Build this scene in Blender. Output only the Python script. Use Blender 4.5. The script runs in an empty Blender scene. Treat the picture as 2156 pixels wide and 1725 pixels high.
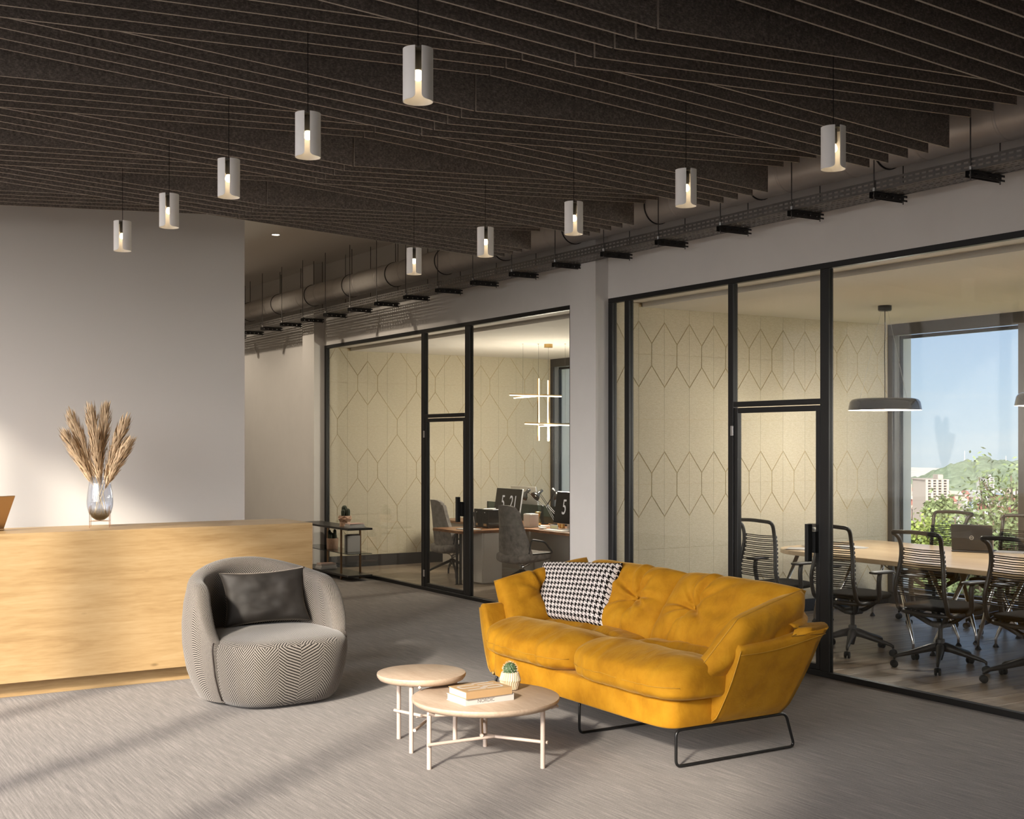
import bpy, math, random
from mathutils import Vector, Matrix, noise
random.seed(11)
sc = bpy.context.scene
COL = sc.collection
PI = math.pi
R = math.radians

# ---------------------------------------------------------------- camera
EYE = 1.75
F_PX, CX_PX, HZ_PX = 2607.46, 1078.0, 930.63
YAW = math.atan2(CX_PX + 538.66, F_PX)
cam = bpy.data.cameras.new('camera')
cam.sensor_width = 36.0
cam.lens = 36.0 * F_PX / 2156.0
cam.shift_y = (HZ_PX - 862.5) / 2156.0
cam.clip_start, cam.clip_end = 0.05, 6000
camo = bpy.data.objects.new('camera', cam)
camo.location = (0, 0, EYE)
camo.rotation_euler = (PI / 2, 0, -YAW)
COL.objects.link(camo)
sc.camera = camo

# ---------------------------------------------------------------- sky, sun, exposure
SUN_AZ = R(35.5)          # heading of the sunlight, from +X towards +Y
SUN_EL = R(26.5)
WORLD_STRENGTH = 1.0
SUN_STRENGTH = 5.8
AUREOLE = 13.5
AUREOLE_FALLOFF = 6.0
w = bpy.data.worlds.new('sky')
sc.world = w
w.use_nodes = True
nt = w.node_tree
nt.nodes.clear()
wo = nt.nodes.new('ShaderNodeOutputWorld')
bg = nt.nodes.new('ShaderNodeBackground')
tc = nt.nodes.new('ShaderNodeTexCoord')
sx = nt.nodes.new('ShaderNodeSeparateXYZ')
nt.links.new(tc.outputs['Generated'], sx.inputs[0])
rp = nt.nodes.new('ShaderNodeValToRGB')
mr = nt.nodes.new('ShaderNodeMapRange')
mr.inputs['From Min'].default_value = -0.25
mr.inputs['From Max'].default_value = 1.0
nt.links.new(sx.outputs['Z'], mr.inputs['Value'])
nt.links.new(mr.outputs[0], rp.inputs[0])
els = rp.color_ramp.elements
els[0].position = 0.0
els[0].color = (0.70, 0.74, 0.78, 1)
els[1].position = 1.0
els[1].color = (0.16, 0.30, 0.62, 1)
for p, c in ((0.17, (0.73, 0.77, 0.81, 1)), (0.2, (0.66, 0.76, 0.86, 1)), (0.235, (0.56, 0.70, 0.87, 1)), (0.285, (0.46, 0.60, 0.84, 1)), (0.5, (0.30, 0.46, 0.78, 1))):
    e = els.new(p)
    e.color = c
mp = nt.nodes.new('ShaderNodeMapping')
mp.inputs['Scale'].default_value = (2.2, 2.2, 26)
nt.links.new(tc.outputs['Generated'], mp.inputs[0])
nz = nt.nodes.new('ShaderNodeTexNoise')
nz.inputs['Scale'].default_value = 1.3
nz.inputs['Detail'].default_value = 5
nt.links.new(mp.outputs[0], nz.inputs[0])
cr = nt.nodes.new('ShaderNodeMapRange')
cr.inputs['From Min'].default_value = 0.52
cr.inputs['From Max'].default_value = 0.8
cr.inputs['To Max'].default_value = 0.55
nt.links.new(nz.outputs[0], cr.inputs['Value'])
mx = nt.nodes.new('ShaderNodeMixRGB')
mx.inputs[2].default_value = (0.86, 0.87, 0.88, 1)
nt.links.new(cr.outputs[0], mx.inputs[0])
nt.links.new(rp.outputs[0], mx.inputs[1])
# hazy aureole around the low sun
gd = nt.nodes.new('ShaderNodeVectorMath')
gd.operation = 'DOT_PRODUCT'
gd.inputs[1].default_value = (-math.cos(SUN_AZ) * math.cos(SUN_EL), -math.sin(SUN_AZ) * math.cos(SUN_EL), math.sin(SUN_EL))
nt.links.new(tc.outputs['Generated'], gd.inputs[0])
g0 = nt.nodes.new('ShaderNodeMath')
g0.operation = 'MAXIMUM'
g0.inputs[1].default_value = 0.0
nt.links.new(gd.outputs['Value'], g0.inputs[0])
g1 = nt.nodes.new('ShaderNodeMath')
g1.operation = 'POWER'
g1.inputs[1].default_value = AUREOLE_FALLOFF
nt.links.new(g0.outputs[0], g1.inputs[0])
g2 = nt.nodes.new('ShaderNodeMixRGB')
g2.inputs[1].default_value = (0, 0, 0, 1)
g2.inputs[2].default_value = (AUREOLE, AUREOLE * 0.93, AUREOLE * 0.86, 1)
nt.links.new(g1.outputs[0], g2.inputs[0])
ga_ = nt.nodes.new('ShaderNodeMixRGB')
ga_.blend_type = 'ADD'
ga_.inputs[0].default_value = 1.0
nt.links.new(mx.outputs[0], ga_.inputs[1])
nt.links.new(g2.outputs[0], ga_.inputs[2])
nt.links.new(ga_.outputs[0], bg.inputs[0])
bg.inputs[1].default_value = WORLD_STRENGTH
nt.links.new(bg.outputs[0], wo.inputs[0])

sun = bpy.data.lights.new('sun', 'SUN')
sun.energy = SUN_STRENGTH
sun.angle = R(4.0)
sun.color = (1.0, 0.90, 0.76)
suno = bpy.data.objects.new('sun', sun)
sd = Vector((math.cos(SUN_AZ) * math.cos(SUN_EL), math.sin(SUN_AZ) * math.cos(SUN_EL), -math.sin(SUN_EL)))
suno.rotation_euler = sd.to_track_quat('-Z', 'Y').to_euler()
suno.location = (-20, -14, 14)
COL.objects.link(suno)

vs = sc.view_settings
vs.view_transform = 'Standard'
vs.look = 'None'
vs.gamma = 1.0
vs.use_curve_mapping = False
vs.exposure = 0.3
sc.cycles.max_bounces = 8
sc.cycles.diffuse_bounces = 5
sc.cycles.glossy_bounces = 4
sc.cycles.transmission_bounces = 6
sc.cycles.transparent_max_bounces = 16
sc.cycles.caustics_reflective = False
sc.cycles.caustics_refractive = False
sc.cycles.sample_clamp_indirect = 6.0

# ---------------------------------------------------------------- helpers
_FW = Vector((math.sin(YAW), math.cos(YAW), 0))
_RT = Vector((math.cos(YAW), -math.sin(YAW), 0))

def at(x, y, X=None, Y=None, Z=None, D=None):
    """photo position -> world point on the plane X=, Y=, Z= or at depth D"""
    r = _FW + _RT * ((x - CX_PX) / F_PX) + Vector((0, 0, (HZ_PX - y) / F_PX))
    if Z is not None:
        k = (Z - EYE) / r.z
    elif X is not None:
        k = X / r.x
    elif Y is not None:
        k = Y / r.y
    else:
        k = D
    return Vector((0, 0, EYE)) + r * k

def lerp(a, b, t):
    return a + (b - a) * t

class MB:
    def __init__(s):
        s.v, s.f, s.mi, s.uv = [], [], [], {}
        s.cur = 0
    def face(s, idx):
        s.f.append(tuple(idx))
        s.mi.append(s.cur)
    def quadstrip(s, a, b, closed=True):
        n = len(a)
        for i in range(n if closed else n - 1):
            j = (i + 1) % n
            s.face((a[i], a[j], b[j], b[i]))
    def add(s, pts):
        k = len(s.v)
        s.v.extend(tuple(p) for p in pts)
        return list(range(k, k + len(pts)))
    def box(s, x0, x1, y0, y1, z0, z1, m=None):
        p = [(x0, y0, z0), (x1, y0, z0), (x1, y1, z0), (x0, y1, z0), (x0, y0, z1), (x1, y0, z1), (x1, y1, z1), (x0, y1, z1)]
        if m is not None:
            p = [m @ Vector(q) for q in p]
        i = s.add(p)
        for q in ((3, 2, 1, 0), (4, 5, 6, 7), (0, 1, 5, 4), (1, 2, 6, 5), (2, 3, 7, 6), (3, 0, 4, 7)):
            s.face([i[k] for k in q])
        return s
    def rbox(s, x0, x1, y0, y1, z0, z1, r=0.004, m=None):
        """box with chamfered edges"""
        r = min(r, (x1 - x0) / 2.01, (y1 - y0) / 2.01, (z1 - z0) / 2.01)
        cx, cy, cz = (x0 + x1) / 2, (y0 + y1) / 2, (z0 + z1) / 2
        hx, hy, hz = (x1 - x0) / 2, (y1 - y0) / 2, (z1 - z0) / 2
        idx = {}
        for ax in range(3):
            for sx_ in (-1, 1):
                for sy_ in (-1, 1):
                    for sz_ in (-1, 1):
                        d = [hx - r, hy - r, hz - r]
                        d[ax] += r
                        p = Vector((cx + sx_ * d[0], cy + sy_ * d[1], cz + sz_ * d[2]))
                        if m is not None:
                            p = m @ p
                        idx[(ax, sx_, sy_, sz_)] = s.add([p])[0]
        g = lambda ax, a, b, c: idx[(ax, a, b, c)]
        for q in (-1, 1):
            a = [g(0, q, -1, -1), g(0, q, 1, -1), g(0, q, 1, 1), g(0, q, -1, 1)]
            s.face(a if q > 0 else a[::-1])
            a = [g(1, -1, q, -1), g(1, 1, q, -1), g(1, 1, q, 1), g(1, -1, q, 1)]
            s.face(a if q < 0 else a[::-1])
            a = [g(2, -1, -1, q), g(2, 1, -1, q), g(2, 1, 1, q), g(2, -1, 1, q)]
            s.face(a if q > 0 else a[::-1])
        for a in (-1, 1):
            for b in (-1, 1):
                q = [g(0, a, b, -1), g(0, a, b, 1), g(1, a, b, 1), g(1, a, b, -1)]
                s.face(q if a * b < 0 else q[::-1])
                q = [g(0, a, -1, b), g(0, a, 1, b), g(2, a, 1, b), g(2, a, -1, b)]
                s.face(q if a * b > 0 else q[::-1])
                q = [g(1, -1, a, b), g(1, 1, a, b), g(2, 1, a, b), g(2, -1, a, b)]
                s.face(q if a * b < 0 else q[::-1])
        for a in (-1, 1):
            for b in (-1, 1):
                for c in (-1, 1):
                    q = [g(0, a, b, c), g(1, a, b, c), g(2, a, b, c)]
                    s.face(q if a * b * c > 0 else q[::-1])
        return s
    def tube(s, pts, r, seg=8, closed=False, cap=True, rs=None):
        pts = [Vector(p) for p in pts]
        n = len(pts)
        tang = []
        for i in range(n):
            if closed:
                d = pts[(i + 1) % n] - pts[i - 1]
            else:
                d = pts[min(i + 1, n - 1)] - pts[max(i - 1, 0)]
            tang.append(d.normalized())
        up = Vector((0, 0, 1))
        if abs(tang[0].dot(up)) > 0.9:
            up = Vector((1, 0, 0))
        nrm = (up - tang[0] * up.dot(tang[0])).normalized()
        rings = []
        for i in range(n):
            t = tang[i]
            nrm = (nrm - t * nrm.dot(t))
            if nrm.length < 1e-6:
                nrm = t.orthogonal()
            nrm.normalize()
            b = t.cross(nrm)
            rr = rs[i] if rs else r
            rings.append(s.add([pts[i] + (nrm * math.cos(2 * PI * k / seg) + b * math.sin(2 * PI * k / seg)) * rr for k in range(seg)]))
        for i in range(n if closed else n - 1):
            s.quadstrip(rings[i], rings[(i + 1) % n])
        if cap and not closed:
            s.face(rings[0][::-1])
            s.face(rings[-1])
        return s
    def lathe(s, prof, c=(0, 0, 0), seg=32, a0=0.0, a1=2 * PI, m=None):
        """prof: [(r,z)...] revolved around z through c"""
        full = abs(a1 - a0 - 2 * PI) < 1e-6
        n = seg if full else seg + 1
        rings = []
        for r, z in prof:
            if r < 1e-7:
                p = [Vector((c[0], c[1], c[2] + z))]
            else:
                p = [Vector((c[0] + r * math.cos(a0 + (a1 - a0) * k / seg), c[1] + r * math.sin(a0 + (a1 - a0) * k / seg), c[2] + z)) for k in range(n)]
            if m is not None:
                p = [m @ q for q in p]
            rings.append(s.add(p))
        for a, b in zip(rings, rings[1:]):
            if len(a) == 1 and len(b) == 1:
                continue
            for k in range(n if full else n - 1):
                j = (k + 1) % n
                if len(a) == 1:
                    s.face((a[0], b[j], b[k]))
                elif len(b) == 1:
                    s.face((a[k], a[j], b[0]))
                else:
                    s.face((a[k], a[j], b[j], b[k]))
        return s
    def prism(s, poly, d0, d1, m=None, plane='xy'):
        """poly in a plane, extruded between d0 and d1 along the third axis"""
        def pt(u, v, d):
            q = Vector((u, v, d)) if plane == 'xy' else (Vector((u, d, v)) if plane == 'xz' else Vector((d, u, v)))
            return m @ q if m is not None else q
        a = s.add([pt(u, v, d0) for u, v in poly])
        b = s.add([pt(u, v, d1) for u, v in poly])
        s.face(a[::-1])
        s.face(b)
        s.quadstrip(a, b)
        return s
    def grid(s, fn, nu, nv, cu=False, cv=False, uvfn=None):
        ids = [[s.add([fn(i / (nu if cu else nu - 1), j / (nv if cv else nv - 1))])[0] for j in range(nv)] for i in range(nu)]
        for i in range(nu if cu else nu - 1):
            for j in range(nv if cv else nv - 1):
                q = (ids[i][j], ids[(i + 1) % nu][j], ids[(i + 1) % nu][(j + 1) % nv], ids[i][(j + 1) % nv])
                if uvfn:
                    s.uv[len(s.f)] = [uvfn(i / nu, j / nv), uvfn((i + 1) / nu, j / nv), uvfn((i + 1) / nu, (j + 1) / nv), uvfn(i / nu, (j + 1) / nv)]
                s.face(q)
        return ids
    def mesh(s, name, mats, smooth=False, fix=True):
        me = bpy.data.meshes.new(name)
        me.from_pydata(s.v, [], s.f)
        for m_ in (mats if isinstance(mats, (list, tuple)) else [mats]):
            me.materials.append(m_)
        for p, i in zip(me.polygons, s.mi):
            p.material_index = i
            p.use_smooth = bool(smooth)
        if s.uv:
            ul = me.uv_layers.new(name='uv')
            for fi, uvs in s.uv.items():
                for li, uv in zip(me.polygons[fi].loop_indices, uvs):
                    ul.data[li].uv = uv
        me.validate()
        if fix:
            import bmesh
            bm = bmesh.new()
            bm.from_mesh(me)
            bmesh.ops.recalc_face_normals(bm, faces=bm.faces)
            bm.to_mesh(me)
            bm.free()
        if smooth and smooth is not True:
            me.set_sharp_from_angle(angle=R(smooth))
        return me
    def build(s, name, mats, parent=None, smooth=False, loc=None, fix=True):
        return put(name, s.mesh(name, mats, smooth, fix), parent, loc)

def put(name, me, parent=None, loc=None, rot=None):
    o = bpy.data.objects.new(name, me)
    COL.objects.link(o)
    if parent is not None:
        o.parent = parent
    if loc is not None:
        o.location = loc
    if rot is not None:
        o.rotation_euler = rot
    return o

def tag(o, label, cat, group=None):
    o['label'] = label
    o['category'] = cat
    if group:
        o['group'] = group
    return o

def thing(name, label, cat, loc=(0, 0, 0), rz=0, group=None):
    o = put(name, None, None, loc, (0, 0, rz))
    o.empty_display_size = 0.1
    return tag(o, label, cat, group)

def struct(o):
    o['kind'] = 'structure'
    return o

def kids(o):
    return [c for c in bpy.data.objects if c.parent == o]

def copy_tree(o, parent=None, tree=None):
    if tree is None:
        tree = {}
        for c in bpy.data.objects:
            if c.parent is not None:
                tree.setdefault(c.parent.name, []).append(c)
    c = o.copy()
    COL.objects.link(c)
    c.parent = parent
    for ch in tree.get(o.name, []):
        copy_tree(ch, c, tree)
    return c

def smoothstep(a, b, x):
    t = max(0.0, min(1.0, (x - a) / (b - a)))
    return t * t * (3 - 2 * t)

def round_path(pts, r, n=5, closed=False):
    """polyline with rounded corners"""
    pts = [Vector(p) for p in pts]
    out = []
    N = len(pts)
    for i in range(N):
        if not closed and i in (0, N - 1):
            out.append(pts[i])
            continue
        a, b, c = pts[i - 1], pts[i], pts[(i + 1) % N]
        d1, d2 = (a - b), (c - b)
        rr = min(r, d1.length * 0.49, d2.length * 0.49)
        p1, p2 = b + d1.normalized() * rr, b + d2.normalized() * rr
        for k in range(n + 1):
            t = k / n
            out.append(p1 * (1 - t) ** 2 + b * 2 * t * (1 - t) + p2 * t * t)
    return out

def superbox(mb, c, h, e=0.35, nu=40, nv=24, deform=None):
    """rounded cushion: superellipsoid, e small = boxy"""
    def sg(x, p):
        return math.copysign(abs(x) ** p, x)
    rings = []
    for j in range(nv + 1):
        ph = -PI / 2 + PI * j / nv
        if j in (0, nv):
            p = Vector((0, 0, -1 if j == 0 else 1))
            pts = [p]
        else:
            cp, sp = sg(math.cos(ph), e), sg(math.sin(ph), e)
            pts = [Vector((cp * sg(math.cos(2 * PI * i / nu), e), cp * sg(math.sin(2 * PI * i / nu), e), sp)) for i in range(nu)]
        q = []
        for p in pts:
            p2 = Vector((p.x * h[0], p.y * h[1], p.z * h[2]))
            if deform:
                p2 = deform(p, p2)
            q.append(Vector(c) + p2)
        rings.append(mb.add(q))
    for a, b in zip(rings, rings[1:]):
        for i in range(nu):
            k = (i + 1) % nu
            if len(a) == 1:
                mb.face((a[0], b[k], b[i]))
            elif len(b) == 1:
                mb.face((a[i], a[k], b[0]))
            else:
                mb.face((a[i], a[k], b[k], b[i]))
    return mb

def pillow(mb, w_, h_, t_, n=28, corner=0.10, wrinkle=0.006, seed=0, pinch=None):
    """throw pillow in the local xz plane, thickness along y, pointed corners"""
    def P_(u, v, side):
        x, z = u * 2 - 1, v * 2 - 1
        # edges bow inwards, corners stay out
        ex = 1 - corner * (1 - z * z)
        ez = 1 - corner * (1 - x * x)
        px_, pz_ = x * ex * w_ / 2, z * ez * h_ / 2
        b = max(0.0, (1 - x ** 4)) ** 0.5 * max(0.0, (1 - z ** 4)) ** 0.5
        nn = noise.noise(Vector((x * 2.2 + seed, z * 2.2, side * 3.1)))
        th = t_ / 2 * b * (0.92 + 0.25 * nn) + (wrinkle * noise.noise(Vector((x * 5 + seed, z * 5, side))) * b)
        if pinch:
            th *= pinch(x, z, side)
        return Vector((px_, side * th, pz_))
    a = [[mb.add([P_(i / n, j / n, 1)])[0] for j in range(n + 1)] for i in range(n + 1)]
    b = [[a[i][j] if i in (0, n) or j in (0, n) else mb.add([P_(i / n, j / n, -1)])[0] for j in range(n + 1)] for i in range(n + 1)]
    for g, fl in ((a, 0), (b, 1)):
        for i in range(n):
            for j in range(n):
                q = [g[i][j], g[i + 1][j], g[i + 1][j + 1], g[i][j + 1]]
                uv = [(i / n * w_, j / n * h_), ((i + 1) / n * w_, j / n * h_), ((i + 1) / n * w_, (j + 1) / n * h_), (i / n * w_, (j + 1) / n * h_)]
                if fl:
                    q, uv = q[::-1], uv[::-1]
                mb.uv[len(mb.f)] = uv
                mb.face(q)
    return mb

def text_part(s, size, mat, parent, loc, rot, name='lettering', depth=0.0006, align='CENTER', sx_=1.0):
    cu = bpy.data.curves.new('t', 'FONT')
    cu.body = s
    cu.size = size
    cu.extrude = depth
    cu.align_x = align
    cu.align_y = 'CENTER'
    o = bpy.data.objects.new('t', cu)
    COL.objects.link(o)
    dg = bpy.context.evaluated_depsgraph_get()
    me = bpy.data.meshes.new_from_object(o.evaluated_get(dg))
    bpy.data.objects.remove(o)
    me.name = name
    me.materials.clear()
    me.materials.append(mat)
    q = put(name, me, parent, loc, rot)
    q.scale = (sx_, 1, 1)
    return q
# ---------------------------------------------------------------- materials
class NT:
    def __init__(s, name):
        s.m = bpy.data.materials.new(name)
        s.m.use_nodes = True
        s.t = s.m.node_tree
        s.b = s.t.nodes['Principled BSDF']
        s.out = s.t.nodes['Material Output']
    def n(s, typ, **kw):
        q = s.t.nodes.new('ShaderNode' + typ)
        for k, v in kw.items():
            if k.startswith('i_'):
                key = k[2:].replace('_', ' ')
                s.set(q.inputs[key], v)
            else:
                setattr(q, k, v)
        return q
    def set(s, sock, v):
        if hasattr(v, 'is_output') or isinstance(v, bpy.types.NodeSocket):
            s.t.links.new(v, sock)
        elif isinstance(v, bpy.types.Node):
            s.t.links.new(v.outputs[0], sock)
        else:
            sock.default_value = v
    def math(s, op, a, b=None, c=None):
        q = s.t.nodes.new('ShaderNodeMath')
        q.operation = op
        for i, v in enumerate((a, b, c)):
            if v is not None:
                s.set(q.inputs[i], v)
        return q.outputs[0]
    def coord(s, kind='Object', scale=(1, 1, 1), rot=(0, 0, 0)):
        tcn = s.t.nodes.new('ShaderNodeTexCoord')
        m_ = s.t.nodes.new('ShaderNodeMapping')
        m_.inputs['Scale'].default_value = scale
        m_.inputs['Rotation'].default_value = rot
        s.t.links.new(tcn.outputs[kind], m_.inputs[0])
        return m_.outputs[0]
    def noise(s, vec, scale=5, detail=3, rough=0.5, dist=0.0):
        q = s.n('TexNoise')
        q.inputs['Scale'].default_value = scale
        q.inputs['Detail'].default_value = detail
        q.inputs['Roughness'].default_value = rough
        q.inputs['Distortion'].default_value = dist
        s.t.links.new(vec, q.inputs['Vector'])
        return q.outputs[0]
    def ramp(s, fac, stops):
        q = s.n('ValToRGB')
        e = q.color_ramp.elements
        e[0].position, e[0].color = stops[0][0], (*stops[0][1], 1)
        e[1].position, e[1].color = stops[-1][0], (*stops[-1][1], 1)
        for p, c in stops[1:-1]:
            x = e.new(p)
            x.color = (*c, 1)
        s.t.links.new(fac, q.inputs[0])
        return q.outputs[0]
    def mix(s, fac, a, b, blend='MIX'):
        q = s.n('MixRGB', blend_type=blend)
        for sock, v in zip(q.inputs, (fac, a, b)):
            s.set(sock, (*v, 1) if isinstance(v, tuple) and len(v) == 3 else v)
        return q.outputs[0]
    def bump(s, h, strength=0.2, dist=0.01):
        q = s.n('Bump')
        q.inputs['Strength'].default_value = strength
        q.inputs['Distance'].default_value = dist
        s.t.links.new(h, q.inputs['Height'])
        s.t.links.new(q.outputs[0], s.b.inputs['Normal'])
    def p(s, **kw):
        for k, v in kw.items():
            sock = s.b.inputs[k.replace('_', ' ')]
            s.set(sock, (*v, 1) if isinstance(v, tuple) and len(v) == 3 and sock.type == 'RGBA' else v)
        return s

def simple(name, col, rough=0.5, metal=0.0, spec=0.5, var=0.0, vscale=40, **kw):
    t = NT(name)
    t.p(Roughness=rough, Metallic=metal)
    t.b.inputs['Specular IOR Level'].default_value = spec
    if var > 0:
        f = t.noise(t.coord(), vscale, 4, 0.6)
        a = tuple(max(0, c * (1 - var)) for c in col)
        b = tuple(min(1, c * (1 + var)) for c in col)
        t.p(Base_Color=t.ramp(f, [(0.3, a), (0.7, b)]))
    else:
        t.p(Base_Color=col)
    for k, v in kw.items():
        t.p(**{k: v})
    return t.m

def emissive(name, col, strength, base=(0.8, 0.8, 0.8)):
    t = NT(name)
    t.p(Base_Color=base, Emission_Color=col, Emission_Strength=strength)
    return t.m

def wood(name, dark, mid, light, scale=(1, 1, 1), ring=6.0, rough=0.45, knots=False, axis_note=''):
    """grain stretched by the mapping scale (small value = long grain)"""
    t = NT(name)
    v = t.coord('Object', scale)
    n1 = t.noise(v, ring, 5, 0.6, 0.6)
    n2 = t.noise(v, ring * 7, 3, 0.6, 0.2)
    n3 = t.noise(t.coord('Object', tuple(min(1.0, q) * 0.9 for q in scale)), 1.6, 2)
    f = t.math('ADD', t.math('MULTIPLY', n1, 0.55), t.math('ADD', t.math('MULTIPLY', n2, 0.3), t.math('MULTIPLY', n3, 0.15)))
    c = t.ramp(f, [(0.34, dark), (0.5, mid), (0.66, light)])
    if knots:
        vo = t.n('TexVoronoi')
        vo.inputs['Scale'].default_value = 2.3
        t.t.links.new(t.coord('Object', (0.9, 1.4, 2.2)), vo.inputs['Vector'])
        k = t.n('MapRange')
        k.inputs['From Min'].default_value = 0.02
        k.inputs['From Max'].default_value = 0.075
        k.inputs['To Min'].default_value = 0.75
        k.inputs['To Max'].default_value = 0.0
        t.t.links.new(vo.outputs['Distance'], k.inputs['Value'])
        c = t.mix(k.outputs[0], c, tuple(x * 0.55 for x in dark))
    t.p(Base_Color=c, Roughness=rough)
    t.bump(n2, 0.08, 0.002)
    return t.m

MT = {}
# paint
MT['wall'] = simple('wall_paint', (0.74, 0.71, 0.68), 0.7, var=0.02, vscale=3)
t = NT('lacquered_wall')
t.p(Base_Color=(0.62, 0.59, 0.56), Roughness=0.55, Coat_Weight=1.0, Coat_Roughness=0.03)
MT['gloss_wall'] = t.m
MT['ceiling'] = simple('ceiling_paint', (0.74, 0.70, 0.65), 0.8)
MT['office_ceiling'] = simple('office_ceiling_paint', (0.74, 0.70, 0.65), 0.8)
MT['black_frame'] = simple('black_frame', (0.008, 0.008, 0.008), 0.45)
MT['window_frame'] = simple('bronze_frame', (0.05, 0.045, 0.042), 0.4, 0.2)
MT['window_grey'] = simple('grey_frame', (0.20, 0.195, 0.19), 0.45)  # paler frame copy: daylight on the post sides put into the colour
MT['skirting'] = simple('dark_skirting', (0.02, 0.021, 0.023), 0.4)
MT['white_reveal'] = simple('white_reveal', (0.78, 0.77, 0.75), 0.6)
# clear glass: a thin reflecting film over a see-through sheet
def fresnel_both(t):
    # the same outer reflection on the front and the back face of a thin sheet
    ge = t.n('NewGeometry')
    io = t.math('ADD', 1.45, t.math('MULTIPLY', ge.outputs['Backfacing'], 1 / 1.45 - 1.45))
    fr = t.n('Fresnel')
    t.t.links.new(io, fr.inputs[0])
    return fr
def glass(name, tint, refl=1.0, rough=0.0):
    t = NT(name)
    t.t.nodes.remove(t.b)
    tr = t.n('BsdfTransparent')
    tr.inputs[0].default_value = (*tint, 1)
    gl = t.n('BsdfGlossy')
    gl.inputs['Roughness'].default_value = rough
    fr = fresnel_both(t)
    ms = t.n('MixShader')
    t.t.links.new(t.math('MULTIPLY', fr.outputs[0], refl), ms.inputs[0])
    t.t.links.new(tr.outputs[0], ms.inputs[1])
    t.t.links.new(gl.outputs[0], ms.inputs[2])
    t.t.links.new(ms.outputs[0], t.out.inputs[0])
    return t.m
MT['glass'] = glass('clear_glass', (0.95, 0.96, 0.95))
MT['glass_win'] = glass('window_glass', (0.93, 0.95, 0.95), 0.6)
MT['glass_dark'] = glass('smoked_glass', (0.30, 0.36, 0.34), 1.0)
MT['glass_shelf'] = glass('shelf_glass', (0.45, 0.50, 0.50), 1.2)
MT['glass_vase'] = glass('vase_glass', (0.90, 0.92, 0.95), 1.6)
t = NT('vase_smoked_glass')          # smoky towards the foot of the vase, clear above
t.t.nodes.remove(t.b)
tr = t.n('BsdfTransparent')
gl = t.n('BsdfGlossy')
gl.inputs['Roughness'].default_value = 0.0
fr = fresnel_both(t)
ms = t.n('MixShader')
sp = t.n('SeparateXYZ')
t.t.links.new(t.coord('Object'), sp.inputs[0])
t.t.links.new(t.ramp(sp.outputs[2], [(0.03, (0.26, 0.20, 0.12)), (0.08, (0.55, 0.50, 0.42)), (0.14, (0.86, 0.88, 0.92)), (0.4, (0.92, 0.93, 0.96))]), tr.inputs[0])
t.t.links.new(t.math('MULTIPLY', fr.outputs[0], 1.5), ms.inputs[0])
t.t.links.new(tr.outputs[0], ms.inputs[1])
t.t.links.new(gl.outputs[0], ms.inputs[2])
t.t.links.new(ms.outputs[0], t.out.inputs[0])
MT['glass_smoke'] = t.m

# carpet: fine pile lines running along the room
t = NT('carpet')
v = t.coord('Object', (1, 0.035, 1))
a = t.noise(v, 95, 3, 0.7)
b = t.noise(t.coord('Object', (1, 0.3, 1)), 260, 2, 0.6)
c_ = t.noise(t.coord('Object'), 1.1, 2)
f = t.math('ADD', t.math('MULTIPLY', a, 0.62), t.math('ADD', t.math('MULTIPLY', b, 0.3), t.math('MULTIPLY', c_, 0.08)))
t.p(Base_Color=t.ramp(f, [(0.36, (0.086, 0.073, 0.065)), (0.5, (0.150, 0.130, 0.116)), (0.64, (0.24, 0.212, 0.192))]), Roughness=0.95, Sheen_Weight=0.15)
t.b.inputs['Specular IOR Level'].default_value = 0.1
t.bump(f, 0.35, 0.006)
MT['carpet'] = t.m

# office floor planks
t = NT('floor_plank')
oi = t.n('ObjectInfo')
v = t.coord('Object', (0.16, 1.6, 1))
va = t.n('VectorMath', operation='ADD')
t.t.links.new(v, va.inputs[0])
cb = t.n('CombineXYZ')
t.t.links.new(t.math('MULTIPLY', oi.outputs['Random'], 37.0), cb.inputs[0])
t.t.links.new(t.math('MULTIPLY', oi.outputs['Random'], 91.0), cb.inputs[1])
t.t.links.new(cb.outputs[0], va.inputs[1])
g = t.noise(va.outputs[0], 9, 5, 0.62, 0.4)
c = t.ramp(g, [(0.3, (0.17, 0.13, 0.095)), (0.5, (0.30, 0.235, 0.178)), (0.7, (0.43, 0.35, 0.27))])
k = t.math('ADD', t.math('MULTIPLY', oi.outputs['Random'], 0.35), 0.8)
hs = t.n('HueSaturation')
t.t.links.new(k, hs.inputs['Value'])
t.t.links.new(c, hs.inputs['Color'])
t.p(Base_Color=hs.outputs[0], Roughness=0.32)
t.bump(g, 0.08, 0.002)
MT['plank'] = t.m
MT['subfloor'] = simple('subfloor', (0.05, 0.036, 0.025), 0.8)

# ceiling felt
t = NT('felt_baffle')
v = t.coord('Object')
f1 = t.noise(v, 70, 4, 0.75)
f2 = t.noise(t.coord('Object', (0.4, 1, 1)), 160, 2, 0.6)
f = t.math('ADD', t.math('MULTIPLY', f1, 0.6), t.math('MULTIPLY', f2, 0.4))
t.p(Base_Color=t.ramp(f, [(0.33, (0.10, 0.087, 0.077)), (0.5, (0.205, 0.178, 0.158)), (0.68, (0.40, 0.35, 0.31))]), Roughness=1.0)
t.b.inputs['Specular IOR Level'].default_value = 0.05
MT['felt'] = t.m
MT['felt_edge'] = simple('felt_cut_edge', (0.37, 0.33, 0.29), 0.95, var=0.15, vscale=120, spec=0.05)

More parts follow.
